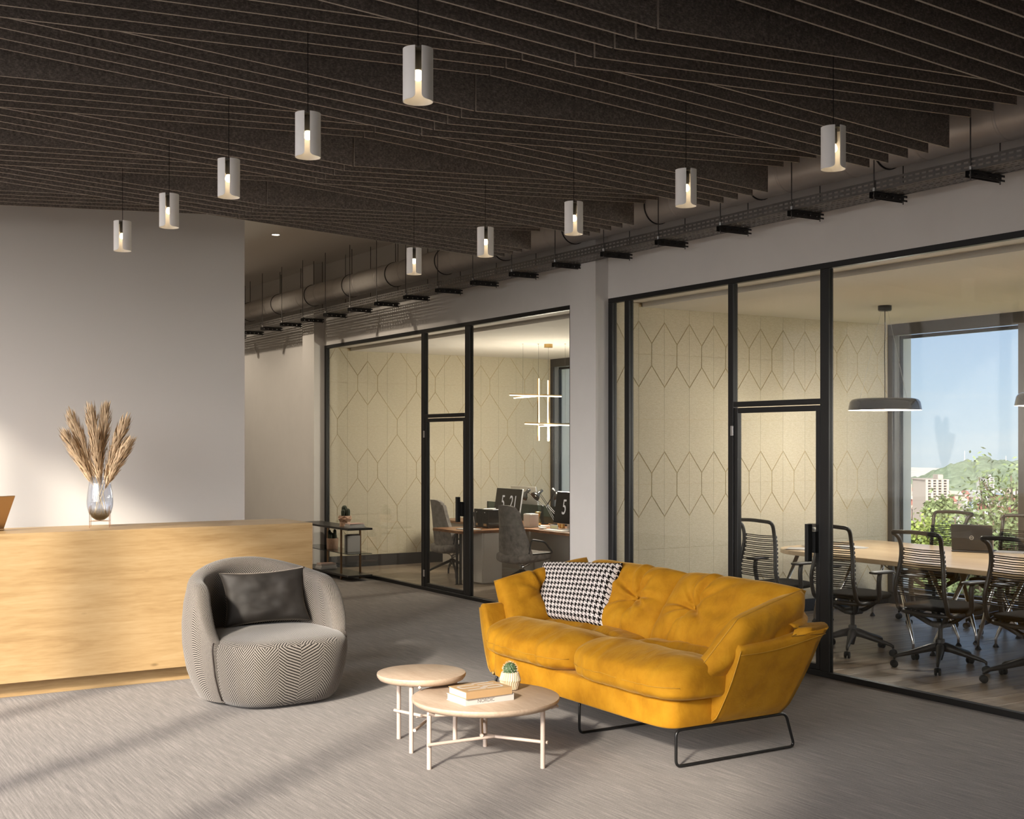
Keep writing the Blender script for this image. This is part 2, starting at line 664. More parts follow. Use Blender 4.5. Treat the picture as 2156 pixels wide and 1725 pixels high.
# wall panels
t = NT('felt_panel')
v = t.coord('Object')
f1 = t.noise(t.coord('Object', (1, 1, 3.5)), 26, 4, 0.7)
f2 = t.noise(v, 150, 2, 0.6)
f = t.math('ADD', t.math('MULTIPLY', f1, 0.5), t.math('MULTIPLY', f2, 0.5))
t.p(Base_Color=t.ramp(f, [(0.34, (0.50, 0.435, 0.31)), (0.5, (0.58, 0.52, 0.395)), (0.66, (0.66, 0.605, 0.48))]), Roughness=0.95)
t.b.inputs['Specular IOR Level'].default_value = 0.1
MT['panel'] = t.m
MT['groove'] = simple('panel_groove', (0.50, 0.40, 0.235), 0.9)

# metals
MT['galv'] = simple('galvanised', (0.60, 0.56, 0.525), 0.4, 0.2, var=0.05, vscale=5)
MT['tray_steel'] = simple('tray_steel', (0.20, 0.185, 0.175), 0.45, 0.7, var=0.12, vscale=9)
MT['dark_steel'] = simple('dark_steel', (0.035, 0.033, 0.033), 0.5, 0.4)
MT['rod'] = simple('threaded_rod', (0.13, 0.12, 0.115), 0.5, 0.6)
MT['chrome'] = simple('chrome', (0.75, 0.74, 0.73), 0.12, 1.0)
MT['black_metal'] = simple('black_metal', (0.012, 0.012, 0.012), 0.3, 0.2)
MT['brass'] = simple('brass', (0.60, 0.40, 0.16), 0.28, 1.0)
MT['bronze'] = simple('bronze_post', (0.20, 0.115, 0.06), 0.4, 0.7)
MT['copper'] = simple('rose_gold', (0.80, 0.50, 0.32), 0.25, 1.0)
MT['gold_lid'] = simple('gold_lid', (0.60, 0.40, 0.22), 0.32, 0.75)
MT['silver'] = simple('silver', (0.62, 0.61, 0.60), 0.3, 0.7)
# plastics, paints
MT['shade_white'] = simple('shade_white', (0.84, 0.81, 0.78), 0.6)
MT['shade_cap'] = simple('shade_cap', (0.03, 0.028, 0.025), 0.5)
MT['bulb'] = emissive('bulb_glow', (1.0, 0.80, 0.50), 5.0)
MT['downlight'] = emissive('downlight_glow', (1.0, 0.86, 0.66), 18.0)
MT['lamp_disc'] = emissive('lamp_disc_glow', (1.0, 0.97, 0.93), 1.4)
MT['led'] = emissive('led_tube_glow', (1.0, 0.90, 0.70), 1.6)
MT['desk_bulb'] = emissive('desk_bulb_glow', (1.0, 0.9, 0.7), 5.0)
MT['black_gloss'] = simple('black_gloss', (0.02, 0.019, 0.018), 0.08)
MT['plastic'] = simple('black_plastic', (0.022, 0.019, 0.017), 0.42)
MT['rubber'] = simple('rubber', (0.012, 0.012, 0.012), 0.6)
MT['seat_mesh'] = simple('black_seat', (0.006, 0.0055, 0.005), 0.95, var=0.3, vscale=200, spec=0.15)
MT['cord'] = simple('black_cord', (0.008, 0.007, 0.006), 0.8, spec=0.2)
MT['wire'] = simple('steel_wire', (0.55, 0.54, 0.52), 0.4, 0.6)
MT['laptop_black'] = simple('laptop_black', (0.016, 0.014, 0.013), 0.5)
MT['screen'] = simple('screen_black', (0.004, 0.004, 0.005), 0.25)
MT['digit'] = emissive('digit_glow', (0.62, 0.55, 0.50), 0.55, (0.1, 0.1, 0.1))
MT['white_plastic'] = simple('white_plastic', (0.75, 0.74, 0.72), 0.4)
MT['white_panel'] = simple('white_panel', (0.62, 0.58, 0.54), 0.5)
MT['paper'] = simple('paper', (0.50, 0.485, 0.465), 0.8)
MT['porcelain'] = simple('porcelain', (0.80, 0.78, 0.76), 0.15)
MT['tan_cover'] = simple('tan_cover', (0.42, 0.27, 0.135), 0.6)
MT['grey_cover'] = simple('grey_cover', (0.30, 0.28, 0.26), 0.6)
MT['dark_cover'] = simple('dark_cover', (0.04, 0.03, 0.025), 0.6)
MT['pink_cover'] = simple('pink_cover', (0.50, 0.32, 0.26), 0.6)
MT['ink'] = simple('grey_ink', (0.12, 0.11, 0.10), 0.7)
MT['label_green'] = simple('note_print', (0.55, 0.52, 0.30), 0.7)
MT['soil'] = simple('soil', (0.05, 0.03, 0.02), 0.95, var=0.4, vscale=200)
MT['cactus'] = simple('cactus_green', (0.045, 0.085, 0.03), 0.6, var=0.35, vscale=60)
MT['cactus_dark'] = simple('cactus_dark', (0.030, 0.040, 0.022), 0.7, var=0.35, vscale=60)
MT['spine'] = simple('cactus_spine', (0.75, 0.72, 0.60), 0.6)
MT['plant'] = simple('plant_leaf', (0.035, 0.055, 0.03), 0.5, var=0.3, vscale=40)

# woods
MT['desk_oak'] = wood('desk_oak', (0.30, 0.185, 0.08), (0.405, 0.27, 0.128), (0.475, 0.335, 0.175), (0.09, 1, 1), 11, 0.42, knots=True)
MT['pale_oak'] = wood('pale_oak', (0.36, 0.26, 0.18), (0.45, 0.34, 0.25), (0.52, 0.415, 0.315), (1.4, 0.25, 1), 9, 0.45)
MT['pale_leg'] = simple('pale_leg', (0.50, 0.41, 0.35), 0.45)
MT['table_oak'] = wood('table_oak', (0.52, 0.36, 0.20), (0.62, 0.45, 0.275), (0.70, 0.535, 0.35), (1, 0.14, 1), 7, 0.28)
MT['walnut'] = wood('walnut', (0.15, 0.065, 0.028), (0.255, 0.12, 0.055), (0.36, 0.19, 0.09), (0.25, 1, 1), 7, 0.4)
MT['pot_wood'] = wood('pot_wood', (0.36, 0.21, 0.13), (0.50, 0.32, 0.215), (0.62, 0.43, 0.31), (1, 1, 0.3), 14, 0.6)
MT['pot_pale'] = wood('pot_pale', (0.42, 0.31, 0.19), (0.52, 0.41, 0.28), (0.58, 0.48, 0.36), (1, 1, 0.25), 22, 0.6)
MT['pot_light'] = simple('pot_light', (0.66, 0.52, 0.42), 0.6)
MT['shelf_black'] = simple('shelf_black', (0.014, 0.013, 0.012), 0.35)

# mustard velvet
t = NT('mustard_velvet')
v = t.coord('Object')
n1 = t.noise(v, 5.5, 5, 0.6)
n2 = t.noise(v, 170, 2, 0.6)
c = t.ramp(n1, [(0.32, (0.38, 0.165, 0.008)), (0.5, (0.48, 0.222, 0.011)), (0.7, (0.56, 0.275, 0.017))])
t.p(Base_Color=c, Roughness=0.8, Sheen_Weight=0.35, Sheen_Roughness=0.35, Sheen_Tint=(1.0, 0.72, 0.30))
t.b.inputs['Specular IOR Level'].default_value = 0.15
n3 = t.noise(t.coord('Object', (1, 1.6, 1)), 9, 3, 0.55, 0.8)
h = t.math('ADD', t.math('MULTIPLY', n3, 1.0), t.math('MULTIPLY', n2, 0.04))
t.bump(h, 0.35, 0.02)
MT['velvet'] = t.m
MT['velvet_seam'] = simple('velvet_seam', (0.50, 0.26, 0.02), 0.7)
t = NT('charcoal_velvet')
n1 = t.noise(t.coord(), 9, 4, 0.6)
t.p(Base_Color=t.ramp(n1, [(0.3, (0.012, 0.010, 0.0085)), (0.7, (0.024, 0.020, 0.017))]), Roughness=0.7, Sheen_Weight=0.5, Sheen_Roughness=0.3, Sheen_Tint=(0.9, 0.75, 0.6))
MT['charcoal'] = t.m

# grey shell chair felt
MT['grey_felt'] = simple('grey_felt', (0.235, 0.215, 0.20), 0.95, var=0.32, vscale=16, spec=0.1)

# herringbone
t = NT('herringbone')
uvn = t.n('UVMap')
sp = t.n('SeparateXYZ')
t.t.links.new(uvn.outputs[0], sp.inputs[0])
CWID, PITCH = 0.094, 0.0195
u_ = t.math('DIVIDE', sp.outputs[0], CWID)
col_i = t.math('FLOOR', u_)
fr_ = t.math('FRACT', u_)
odd = t.math('MODULO', t.math('ABSOLUTE', col_i), 2.0)
sgn = t.math('SUBTRACT', t.math('MULTIPLY', odd, 2.0), 1.0)
diag = t.math('MULTIPLY', t.math('MULTIPLY', t.math('SUBTRACT', fr_, 0.5), sgn), CWID * 0.9)
s_ = t.math('ADD', sp.outputs[1], diag)
s_ = t.math('ADD', s_, t.math('MULTIPLY', odd, PITCH * 0.5))
st = t.math('ABSOLUTE', t.math('SUBTRACT', t.math('FRACT', t.math('DIVIDE', s_, PITCH)), 0.5))
wob = t.noise(t.coord('Object'), 140, 2)
st = t.math('ADD', st, t.math('MULTIPLY', t.math('SUBTRACT', wob, 0.5), 0.16))
mrn = t.n('MapRange')
mrn.inputs['From Min'].default_value = 0.23
mrn.inputs['From Max'].default_value = 0.31
t.t.links.new(st, mrn.inputs['Value'])
t.p(Base_Color=t.mix(mrn.outputs[0], (0.235, 0.21, 0.185), (0.016, 0.013, 0.011)), Roughness=0.95, Sheen_Weight=0.2)
t.b.inputs['Specular IOR Level'].default_value = 0.1
MT['herring'] = t.m

# houndstooth: two-and-two twill of four dark and four light threads
t = NT('houndstooth')
uvn = t.n('UVMap')
sp = t.n('SeparateXYZ')
t.t.links.new(uvn.outputs[0], sp.inputs[0])
TH = 0.0044
i_ = t.math('FLOOR', t.math('DIVIDE', sp.outputs[0], TH))
j_ = t.math('FLOOR', t.math('DIVIDE', sp.outputs[1], TH))
wa = t.math('LESS_THAN', t.math('MODULO', i_, 8.0), 4.0)
we = t.math('LESS_THAN', t.math('MODULO', j_, 8.0), 4.0)
tw = t.math('LESS_THAN', t.math('MODULO', t.math('ADD', i_, j_), 4.0), 2.0)
dk = t.math('ADD', t.math('MULTIPLY', tw, wa), t.math('MULTIPLY', t.math('SUBTRACT', 1.0, tw), we))
t.p(Base_Color=t.mix(dk, (0.74, 0.69, 0.66), (0.012, 0.009, 0.008)), Roughness=0.95)
t.b.inputs['Specular IOR Level'].default_value = 0.1
MT['hound'] = t.m

# pampas
MT['pampas'] = simple('pampas', (0.60, 0.445, 0.285), 0.9, var=0.25, vscale=30, spec=0.1)
MT['straw'] = simple('straw', (0.75, 0.60, 0.38), 0.7)
# outdoors
MT['hill'] = simple('hill_forest', (0.155, 0.185, 0.125), 1.0, var=0.30, vscale=0.09, spec=0.0)
MT['ground_far'] = simple('city_ground', (0.42, 0.40, 0.36), 1.0, var=0.2, vscale=0.05, spec=0.0)
MT['street'] = simple('street_paving', (0.16, 0.155, 0.15), 1.0, var=0.2, vscale=0.4, spec=0.0)
MT['terrace'] = simple('garden_ground', (0.10, 0.13, 0.05), 1.0, var=0.3, vscale=0.5, spec=0.0)
MT['leaf_a'] = simple('leaf_bright', (0.20, 0.255, 0.06), 0.6, var=0.35, vscale=1.5, spec=0.2)
MT['leaf_b'] = simple('leaf_olive', (0.14, 0.175, 0.08), 0.6, var=0.4, vscale=1.5, spec=0.2)
MT['bark'] = simple('bark', (0.10, 0.075, 0.05), 0.9, var=0.3, vscale=8)
MT['b_tower'] = simple('tower_plaster', (0.30, 0.255, 0.225), 0.9, spec=0.0)
MT['b_window'] = simple('tower_window', (0.15, 0.13, 0.13), 0.5, spec=0.1)
for i, c in enumerate(((0.72, 0.69, 0.66), (0.62, 0.56, 0.50), (0.76, 0.74, 0.72), (0.55, 0.42, 0.36), (0.60, 0.58, 0.56), (0.70, 0.62, 0.52), (0.46, 0.20, 0.17), (0.45, 0.55, 0.62))):
    MT['b%d' % i] = simple('house_plaster_%s' % 'abcdefgh'[i], tuple(x * 0.55 for x in c), 0.9, spec=0.0)
# ---------------------------------------------------------------- the shell of the room
XG = 6.82            # plane of the glazed partition
YB = 10.32           # wall behind the reception desk
XL = -1.0            # wall of windows to the left of the camera
ZC = 4.2             # slab
XW = 10.55           # windows of the offices
Y_M, Y_O = 9.28, 15.897   # panelled side walls of meeting room and left office
Z_O = 3.02           # office ceiling

def sbox(name, x0, x1, y0, y1, z0, z1, mat):
    o = MB().box(x0, x1, y0, y1, z0, z1).build(name, MT[mat])
    return struct(o)

struct(MB().box(XL - 0.3, XG + 0.02, -3.2, 22.2, -0.12, 0.0).build('floor', MT['carpet']))
sbox('wall_back', XL, 3.678, YB, YB + 0.16, 0, ZC, 'gloss_wall')
sbox('wall_rear', XL, XG, -3.3, -3.15, 0, ZC, 'wall')
sbox('wall_end', XL, XG + 0.15, 22.0, 22.15, 0, ZC, 'wall')
sbox('wall_corridor_left', XL - 0.15, XL, YB, 22.15, 0, ZC, 'wall')
sbox('wall_right_upper', XG, XG + 0.15, -3.2, 16.34, 3.08, ZC, 'wall')
sbox('wall_right_far', XG, XG + 0.15, 16.1, 22.15, 0, 3.08, 'wall')
sbox('wall_right_far_upper', XG, XG + 0.15, 16.34, 22.15, 3.08, ZC, 'wall')
sbox('wall_right_near', XG, XG + 0.15, -3.2, 2.2, 0, 3.08, 'wall')
sbox('baseboard_right', XG - 0.012, XG, 16.34, 22.0, 0, 0.09, 'skirting')
sbox('baseboard_column', 6.657, 6.82, 15.918, 15.93, 0, 0.03, 'skirting')
sbox('column_near', 6.676, XG + 0.2, 9.305, 9.722, 0, ZC, 'wall')
sbox('column_far', 6.669, XG + 0.2, 15.93, 16.342, 0, ZC, 'wall')
sbox('wall_between_offices', XG + 0.15, XW + 0.4, Y_M + 0.02, 9.73, 0, 3.3, 'wall')

# windows to the left: sunlight enters between the mullions
zh = 2.97 + 0.612 * (-XL)
wl = struct(put('window_5', None))
sbox('wall_left_near', XL - 0.2, XL, -3.3, 0.55, 0, zh, 'wall')  # unseen solid stretch, added to cut window light behind the camera
sbox('wall_left_upper', XL - 0.2, XL, -3.3, YB, zh, ZC, 'wall')
for i in range(2, 9):
    ym = 3.63 + 1.525 * (i - 4)
    MB().rbox(XL - 0.14, XL, ym - 0.05, ym + 0.05, 0, zh, 0.006).build('mullion', MT['window_frame'], wl)
MB().rbox(XL - 0.14, XL, 0.55, YB, 0, 0.06, 0.006).build('rail', MT['window_frame'], wl)

# ---------------------------------------------------------------- ceiling with felt baffles
ceil = struct(MB().box(XL - 0.2, XG + 0.15, -3.3, 22.15, ZC, ZC + 0.15).build('ceiling', MT['ceiling']))
XJ, XR = 3.231, 6.0
DEEP, SHAL, TOPB = 3.472, 3.620, 4.02
def baffle_mesh(x0, x1, z0, z1, name):
    mb = MB()
    th = 0.0065
    p = [(x0, z0), (x1, z1), (x1, TOPB), (x0, TOPB)]
    a = mb.add([(x, -th, z) for x, z in p])
    b = mb.add([(x, th, z) for x, z in p])
    mb.face(a)
    mb.face(b[::-1])
    for i in range(4):
        mb.cur = 0 if i == 2 else 1
        j = (i + 1) % 4
        mb.face((a[j], a[i], b[i], b[j]))
    return mb.mesh(name, [MT['felt'], MT['felt_edge']])
bm_ = {}
L_B = XR - XJ - 0.012
for row, (x0, x1) in (('right', (XJ + 0.006, XR)), ('left', (XJ - 0.006 - L_B, XJ - 0.006))):
    for ph in (0, 1):
        if row == 'right':
            z0, z1 = (DEEP, SHAL) if ph == 0 else (SHAL, DEEP)
        else:
            z0, z1 = (SHAL, DEEP) if ph == 0 else (DEEP, SHAL)
        bm_[row, ph] = baffle_mesh(x0, x1, z0, z1, 'baffle')
Y0B, SPB = 4.066, 0.15125
for k in range(-34, 40):
    ph = 0 if (k % 10) < 5 else 1
    for row in ('right', 'left'):
        put('baffle', bm_[row, ph], ceil, (0, Y0B + k * SPB, 0))
# recessed downlights of the corridor
for i, (dx, dy) in enumerate(((5.335, 13.9), (5.335, 16.6), (5.335, 19.3), (2.6, 13.9), (2.6, 16.6))):
    d = thing('downlight', ['small round recessed downlight glowing in the white corridor ceiling', 'recessed downlight further along the corridor ceiling above the duct', 'recessed downlight at the far end of the corridor ceiling', 'recessed downlight hidden behind the reception wall', 'far recessed downlight hidden behind the reception wall'][i], 'light', (dx, dy, ZC), 0, 'corridor downlights')
    MB().lathe([(0.045, -0.001), (0.056, -0.001), (0.056, -0.006), (0.045, -0.006), (0.045, -0.001)], seg=24).build('trim_ring', MT['white_plastic'], d, True)
    MB().lathe([(0.0, -0.003), (0.045, -0.003)], seg=24).build('lens', MT['downlight'], d)
    la = bpy.data.lights.new('downlight_beam', 'SPOT')
    la.energy = 95
    la.color = (1.0, 0.86, 0.68)
    la.spot_size = R(150)
    la.spot_blend = 0.6
    la.shadow_soft_size = 0.05
    put('downlight_beam', la, d, (0, 0, -0.03))

# ---------------------------------------------------------------- glazed partitions and doors
def rail(parent, y0, y1, z0, z1, name='rail', d=0.05):
    return MB().rbox(XG - 0.002, XG + d, min(y0, y1), max(y0, y1), z0, z1, 0.003).build(name, MT['black_frame'], parent)

def glazing(name, y_hi, y_lo, mulls, door, extra_end):
    """door = (y_hi, y_lo) opening; mulls = [(y_hi, y_lo)]"""
    g = struct(put(name, None))
    rail(g, y_lo, y_hi, 3.036, 3.08)
    for a, b in mulls:
        rail(g, a, b, 0.042, 3.036, 'mullion')
    # threshold rail, broken at the door
    rail(g, y_lo, y_hi, 0.0, 0.042, 'rail')
    rail(g, door[0], door[1], 2.032, 2.074, 'transom')
    return g

def pane(parent, y0, y1, z0, z1, mat='glass', x=XG + 0.024):
    return MB().box(x - 0.005, x + 0.005, min(y0, y1), max(y0, y1), z0, z1).build('pane', MT[mat], parent)

g1 = glazing('window_1', 9.303, 2.2, [(9.303, 9.235), (9.054, 8.982), (7.656, 7.593), (6.639, 6.553), (3.9, 3.83)], (7.593, 6.639), True)
for y1_, y0_, za, zb in ((9.235, 9.054, 0.042, 3.036), (8.982, 7.656, 0.042, 3.036), (7.593, 6.639, 2.074, 3.036), (6.553, 3.9, 0.042, 3.036), (3.83, 2.2, 0.042, 3.036)):
    pane(g1, y0_, y1_, za, zb)
g2 = glazing('window_2', 15.92, 9.72, [(15.92, 15.855), (13.039, 12.955), (11.993, 11.887), (9.94, 9.72)], (12.955, 11.993), True)
for y1_, y0_, za, zb in ((15.855, 13.039, 0.042, 3.036), (12.955, 11.993, 2.074, 3.036), (11.887, 9.94, 0.042, 3.036)):
    pane(g2, y0_, y1_, za, zb)

def door(name, yh, yl):
    d = struct(put(name, None))
    s = 0.042
    for a, b in ((yh - 0.006, yh - 0.006 - s), (yl + s + 0.006, yl + 0.006)):
        MB().rbox(XG + 0.002, XG + 0.046, b, a, 0.046, 2.024, 0.003).build('stile', MT['black_frame'], d)
    for za, zb in ((0.046, 0.046 + s), (2.024 - s, 2.024)):
        MB().rbox(XG + 0.002, XG + 0.046, yl + s + 0.006, yh - s - 0.006, za, zb, 0.003).build('door_rail', MT['black_frame'], d)
    pane(d, yl + s, yh - s, 0.06, 2.0)
    h = MB()
    h.rbox(XG - 0.075, XG - 0.03, yl + 0.05, yl + 0.085, 0.855, 1.135, 0.002)
    h.box(XG - 0.03, XG + 0.003, yl + 0.02, yl + 0.06, 0.92, 1.08)
    h.build('handle', MT['black_frame'], d)
    for zc_ in (0.2, 1.84):
        MB().rbox(XG - 0.006, XG + 0.002, yh - 0.002, yh + 0.03, zc_ - 0.04, zc_ + 0.04, 0.002).build('hinge', MT['silver'], d)
    return d
door('door_1', 7.593, 6.639)
door('door_2', 12.955, 11.993)

# ---------------------------------------------------------------- offices: floor, ceiling, panelled walls
fo = struct(MB().box(XG + 0.02, XW + 0.3, 2.2, 16.1, -0.12, -0.012).build('floor_offices', MT['subfloor']))
PW, PL = 0.185, 1.25
pm = MB().rbox(0, PL - 0.002, 0, PW - 0.002, -0.012, 0.0, 0.0015).mesh('plank', MT['plank'])
ny = int((Y_O - 3.8) / PW) + 1
extra = MB()
cnt = 0
for j in range(ny):
    y = 3.8 + j * PW
    if 9.28 - PW * 0.5 < y < 9.6:
        continue
    off = (j * 0.47) % 1.0 * PL
    x = XG + 0.02 - off
    while x < XW + 0.25:
        if x < XG + 0.02:
            x0, x1 = XG + 0.02, x + PL - 0.002
        else:
            x0, x1 = x, min(x + PL - 0.002, XW + 0.28)
        y1 = min(y + PW - 0.002, Y_O - 0.002)
        if x1 - x0 > 0.02 and y1 - y > 0.02:
            if abs(x1 - x0 - (PL - 0.002)) < 1e-4 and abs(y1 - y - PW + 0.002) < 1e-4:
                put('plank', pm, fo, (x0, y, 0))
            else:
                MB().rbox(0, x1 - x0, 0, y1 - y, -0.012, 0.0, 0.0015).build('plank', MT['plank'], fo, loc=(x0, y, 0))
        x += PL
struct(MB().box(XG + 0.02, XW + 0.28, 2.2, 3.8, -0.012, 0.0).build('floor_office_near', MT['plank']))
sbox('ceiling_offices', 7.2, XW + 0.12, 2.2, 16.1, Z_O, Z_O + 0.25, 'office_ceiling')
sbox('ceiling_office_edge', XG + 0.05, 7.2, 2.2, 16.1, 3.062, Z_O + 0.25, 'office_ceiling')
sbox('wall_office_near', XG, XW + 0.3, 2.05, 2.2, 0, 3.3, 'wall')

def clip_poly(poly, z0, z1):
    def cut(p, f):
        out = []
        for i in range(len(p)):
            a, b = p[i - 1], p[i]
            fa, fb = f(a), f(b)
            if (fa >= 0) != (fb >= 0):
                t_ = fa / (fa - fb)
                out.append((a[0] + (b[0] - a[0]) * t_, a[1] + (b[1] - a[1]) * t_))
            if fb >= 0:
                out.append(b)
        return out
    poly = cut(poly, lambda q: q[1] - z0)
    return cut(poly, lambda q: z1 - q[1]) if poly else poly

def inset(poly, ds):
    """offset edges of a convex counter-clockwise polygon inwards; ds[i] belongs to the edge i -> i+1"""
    n = len(poly)
    lines = []
    for i in range(n):
        a, b = Vector(poly[i]), Vector(poly[(i + 1) % n])
        d = (b - a).normalized()
        nn = Vector((-d.y, d.x))
        lines.append((a + nn * ds[i], d))
    out = []
    for i in range(n):
        (p, d), (q, e) = lines[i - 1], lines[i]
        den = d.x * e.y - d.y * e.x
        if abs(den) < 1e-9:
            out.append((q.x, q.y))
            continue
        t_ = ((q.x - p.x) * e.y - (q.y - p.y) * e.x) / den
        r_ = p + d * t_
        out.append((r_.x, r_.y))
    return out

def panel_wall(name, yface, cols, kinds, skirt):
    back = struct(MB().box(XG + 0.05, XW + 0.1, yface, yface + 0.03, 0, 3.06).build(name, MT['groove']))
    W, H = 0.308, 0.6155
    g, j = 0.0048, 0.0011
    cache = {}
    for ci, x in enumerate(cols):
        kind = kinds(ci)
        for row in range(6):
            za = 2.578 - H * (row - 1)     # joints; row 0 spans 2.578..3.19
            z_top, z_bot = za, za - H
            # which joint of this tile is the centre of a figure
            idx = row if kind == 'A' else row + 1
            centre_top = (idx % 2 == 1)
            pieces = []
            if centre_top:
                c = z_top
                pieces = [([(x, c - 0.308), (x + W / 2, c - 0.104), (x + W / 2, c), (x, c)], (g, g, j, j)),
                          ([(x + W / 2, c - 0.104), (x + W, c - 0.308), (x + W, c), (x + W / 2, c)], (g, j, j, g)),
                          ([(x, z_bot), (x + W, z_bot), (x + W, c - 0.308), (x + W / 2, c - 0.104), (x, c - 0.308)], (j, j, g, g, j))]
            else:
                c = z_bot
                pieces = [([(x, c), (x + W / 2, c), (x + W / 2, c + 0.104), (x, c + 0.308)], (j, g, g, j)),
                          ([(x + W / 2, c), (x + W, c), (x + W, c + 0.308), (x + W / 2, c + 0.104)], (j, j, g, g)),
                          ([(x, c + 0.308), (x + W / 2, c + 0.104), (x + W, c + 0.308), (x + W, z_top), (x, z_top)], (g, g, j, j, j))]
            for pi, (poly, ds) in enumerate(pieces):
                q = inset(poly, ds)
                q = clip_poly(q, skirt + 0.002, 3.055 if x < 7.0 else Z_O)
                q = [(min(max(u, XG + 0.06), XW - 0.005), v_) for u, v_ in q] if q else q
                if len(q) < 3 or max(u for u, _ in q) - min(u for u, _ in q) < 0.01:
                    continue
                zs = [v_ for _, v_ in q]
                if max(zs) - min(zs) < 0.01:
                    continue
                key = (pi, centre_top, tuple((round(u - x, 4), round(v_ - z_top, 4)) for u, v_ in q))
                if key not in cache:
                    mb = MB()
                    loc = [(u - x, v_ - z_top) for u, v_ in q]
                    mb.prism(loc, -0.005, 0.0, plane='xz')
                    cache[key] = mb.mesh('panel', MT['panel'])
                put('panel', cache[key], back, (x, yface, z_top))
    sk = MB().rbox(XG + 0.05, XW, yface - 0.016, yface, 0, skirt, 0.003).build('skirting', MT['skirting'], back)
    return back
c0 = 7.153 - 0.308 * 2
panel_wall('wall_meeting_room', Y_M, [c0 + 0.308 * i for i in range(13)], lambda c: 'A', 0.125)
panel_wall('wall_left_office', Y_O, [7.152 - 0.308 * 2 + 0.308 * i for i in range(13)], lambda c: 'B' if c % 3 == 1 else 'A', 0.16)
sbox('wall_left_office_backing', XG + 0.15, XW + 0.4, Y_O + 0.03, 16.1, 0, 3.3, 'wall')

# ---------------------------------------------------------------- office windows
def office_window(name, y_hi, mull_ys, y_lo):
    wv = struct(put(name, None))
    MB().rbox(XW, XW + 0.07, y_lo, y_hi, 2.90, Z_O, 0.004).build('head_rail', MT['window_frame'], wv)
    MB().rbox(XW, XW + 0.05, y_lo, y_hi, 0.0, 0.13, 0.004).build('kerb', MT['skirting'], wv)
    ys = [y_hi] + list(mull_ys) + [y_lo]
    posts = [(y_hi - 0.068, y_hi)] + [(m_ - 0.06, m_ + 0.06) for m_ in mull_ys] + [(y_lo, y_lo + 0.1)]
    for a, b in posts:
        MB().rbox(XW, XW + 0.035, a, b, 0.13, 2.90, 0.004).build('post', MT['window_frame'], wv)
        MB().box(XW + 0.036, XW + 0.105, a + 0.001, b - 0.001 if b < y_hi else b, 0.14, 2.90).build('post_side', MT['window_grey'], wv)
    for (a, b), (c, d) in zip(posts, posts[1:]):
        hi, lo = a, d       # clear opening runs lo..hi
        s = 0.016
        x0 = XW + 0.106
        for p, q in ((hi - s, hi), (lo, lo + s)):
            MB().rbox(x0, x0 + 0.05, p, q, 0.14, 2.90, 0.003).build('sash_stile', MT['black_frame'], wv)
        for p, q in ((0.14, 0.175), (2.865, 2.90)):
            MB().rbox(x0, x0 + 0.05, lo + s, hi - s, p, q, 0.003).build('sash_rail', MT['black_frame'], wv)
        MB().box(x0 + 0.022, x0 + 0.03, lo + s, hi - s, 0.175, 2.865).build('pane', MT['glass_win'], wv)
    # white outer reveal and sill
    for yy in (y_hi - 0.03,):
        MB().box(XW + 0.17, XW + 0.40, y_hi + 0.05, y_hi + 0.2, -0.1, 3.2).build('outer_reveal', MT['white_reveal'], wv)
    MB().box(XW + 0.2, XW + 0.40, y_lo, y_hi, 0.05, 0.12).build('outer_sill', MT['white_reveal'], wv)
    MB().box(XW + 0.12, XW + 0.40, y_lo, y_hi, 2.95, 3.3).build('outer_head', MT['white_reveal'], wv)
    return wv
office_window('window_3', Y_M, [7.60, 5.92], 4.2)
office_window('window_4', Y_O, [14.3, 12.7, 11.1], 9.73)
sbox('wall_office_far_corner', XW, XW + 0.3, 2.2, 4.2, 0, 3.2, 'wall')

# ---------------------------------------------------------------- ventilation duct
XD, ZD, RD = 6.565, 3.735, 0.14
du = thing('ventilation_duct', 'long round galvanised ventilation duct under the ceiling along the right wall', 'duct')
seg_len, y = 0.62, -2.6
k = 0
dm = MB().lathe([(RD, 0.0), (RD, seg_len - 0.004)], seg=40, m=Matrix.Rotation(-PI / 2, 4, 'X')).mesh('duct_section', MT['galv'], True, fix=False)
rm = MB().lathe([(RD, -0.012), (RD + 0.004, -0.008), (RD + 0.004, 0.008), (RD, 0.012)], seg=40, m=Matrix.Rotation(-PI / 2, 4, 'X')).mesh('joint_ring', MT['galv'], True, fix=False)
cm = MB().lathe([(RD + 0.001, -0.006), (RD + 0.007, -0.006), (RD + 0.007, 0.006), (RD + 0.001, 0.006), (RD + 0.001, -0.006)], seg=40, m=Matrix.Rotation(-PI / 2, 4, 'X')).mesh('clamp_band', MT['dark_steel'], True, fix=False)
while y < 21.9:
    put('duct_section', dm, du, (XD, y, ZD))
    put('joint_ring', rm, du, (XD, y + seg_len - 0.002, ZD))
    if k % 2 == 1:
        cb_ = put('clamp_band', cm, du, (XD, y + 0.31, ZD))
        MB().tube([(0, 0, RD + 0.004), (0, 0, ZC - ZD)], 0.005, 6).build('hanger', MT['rod'], cb_)
    y += seg_len
    k += 1

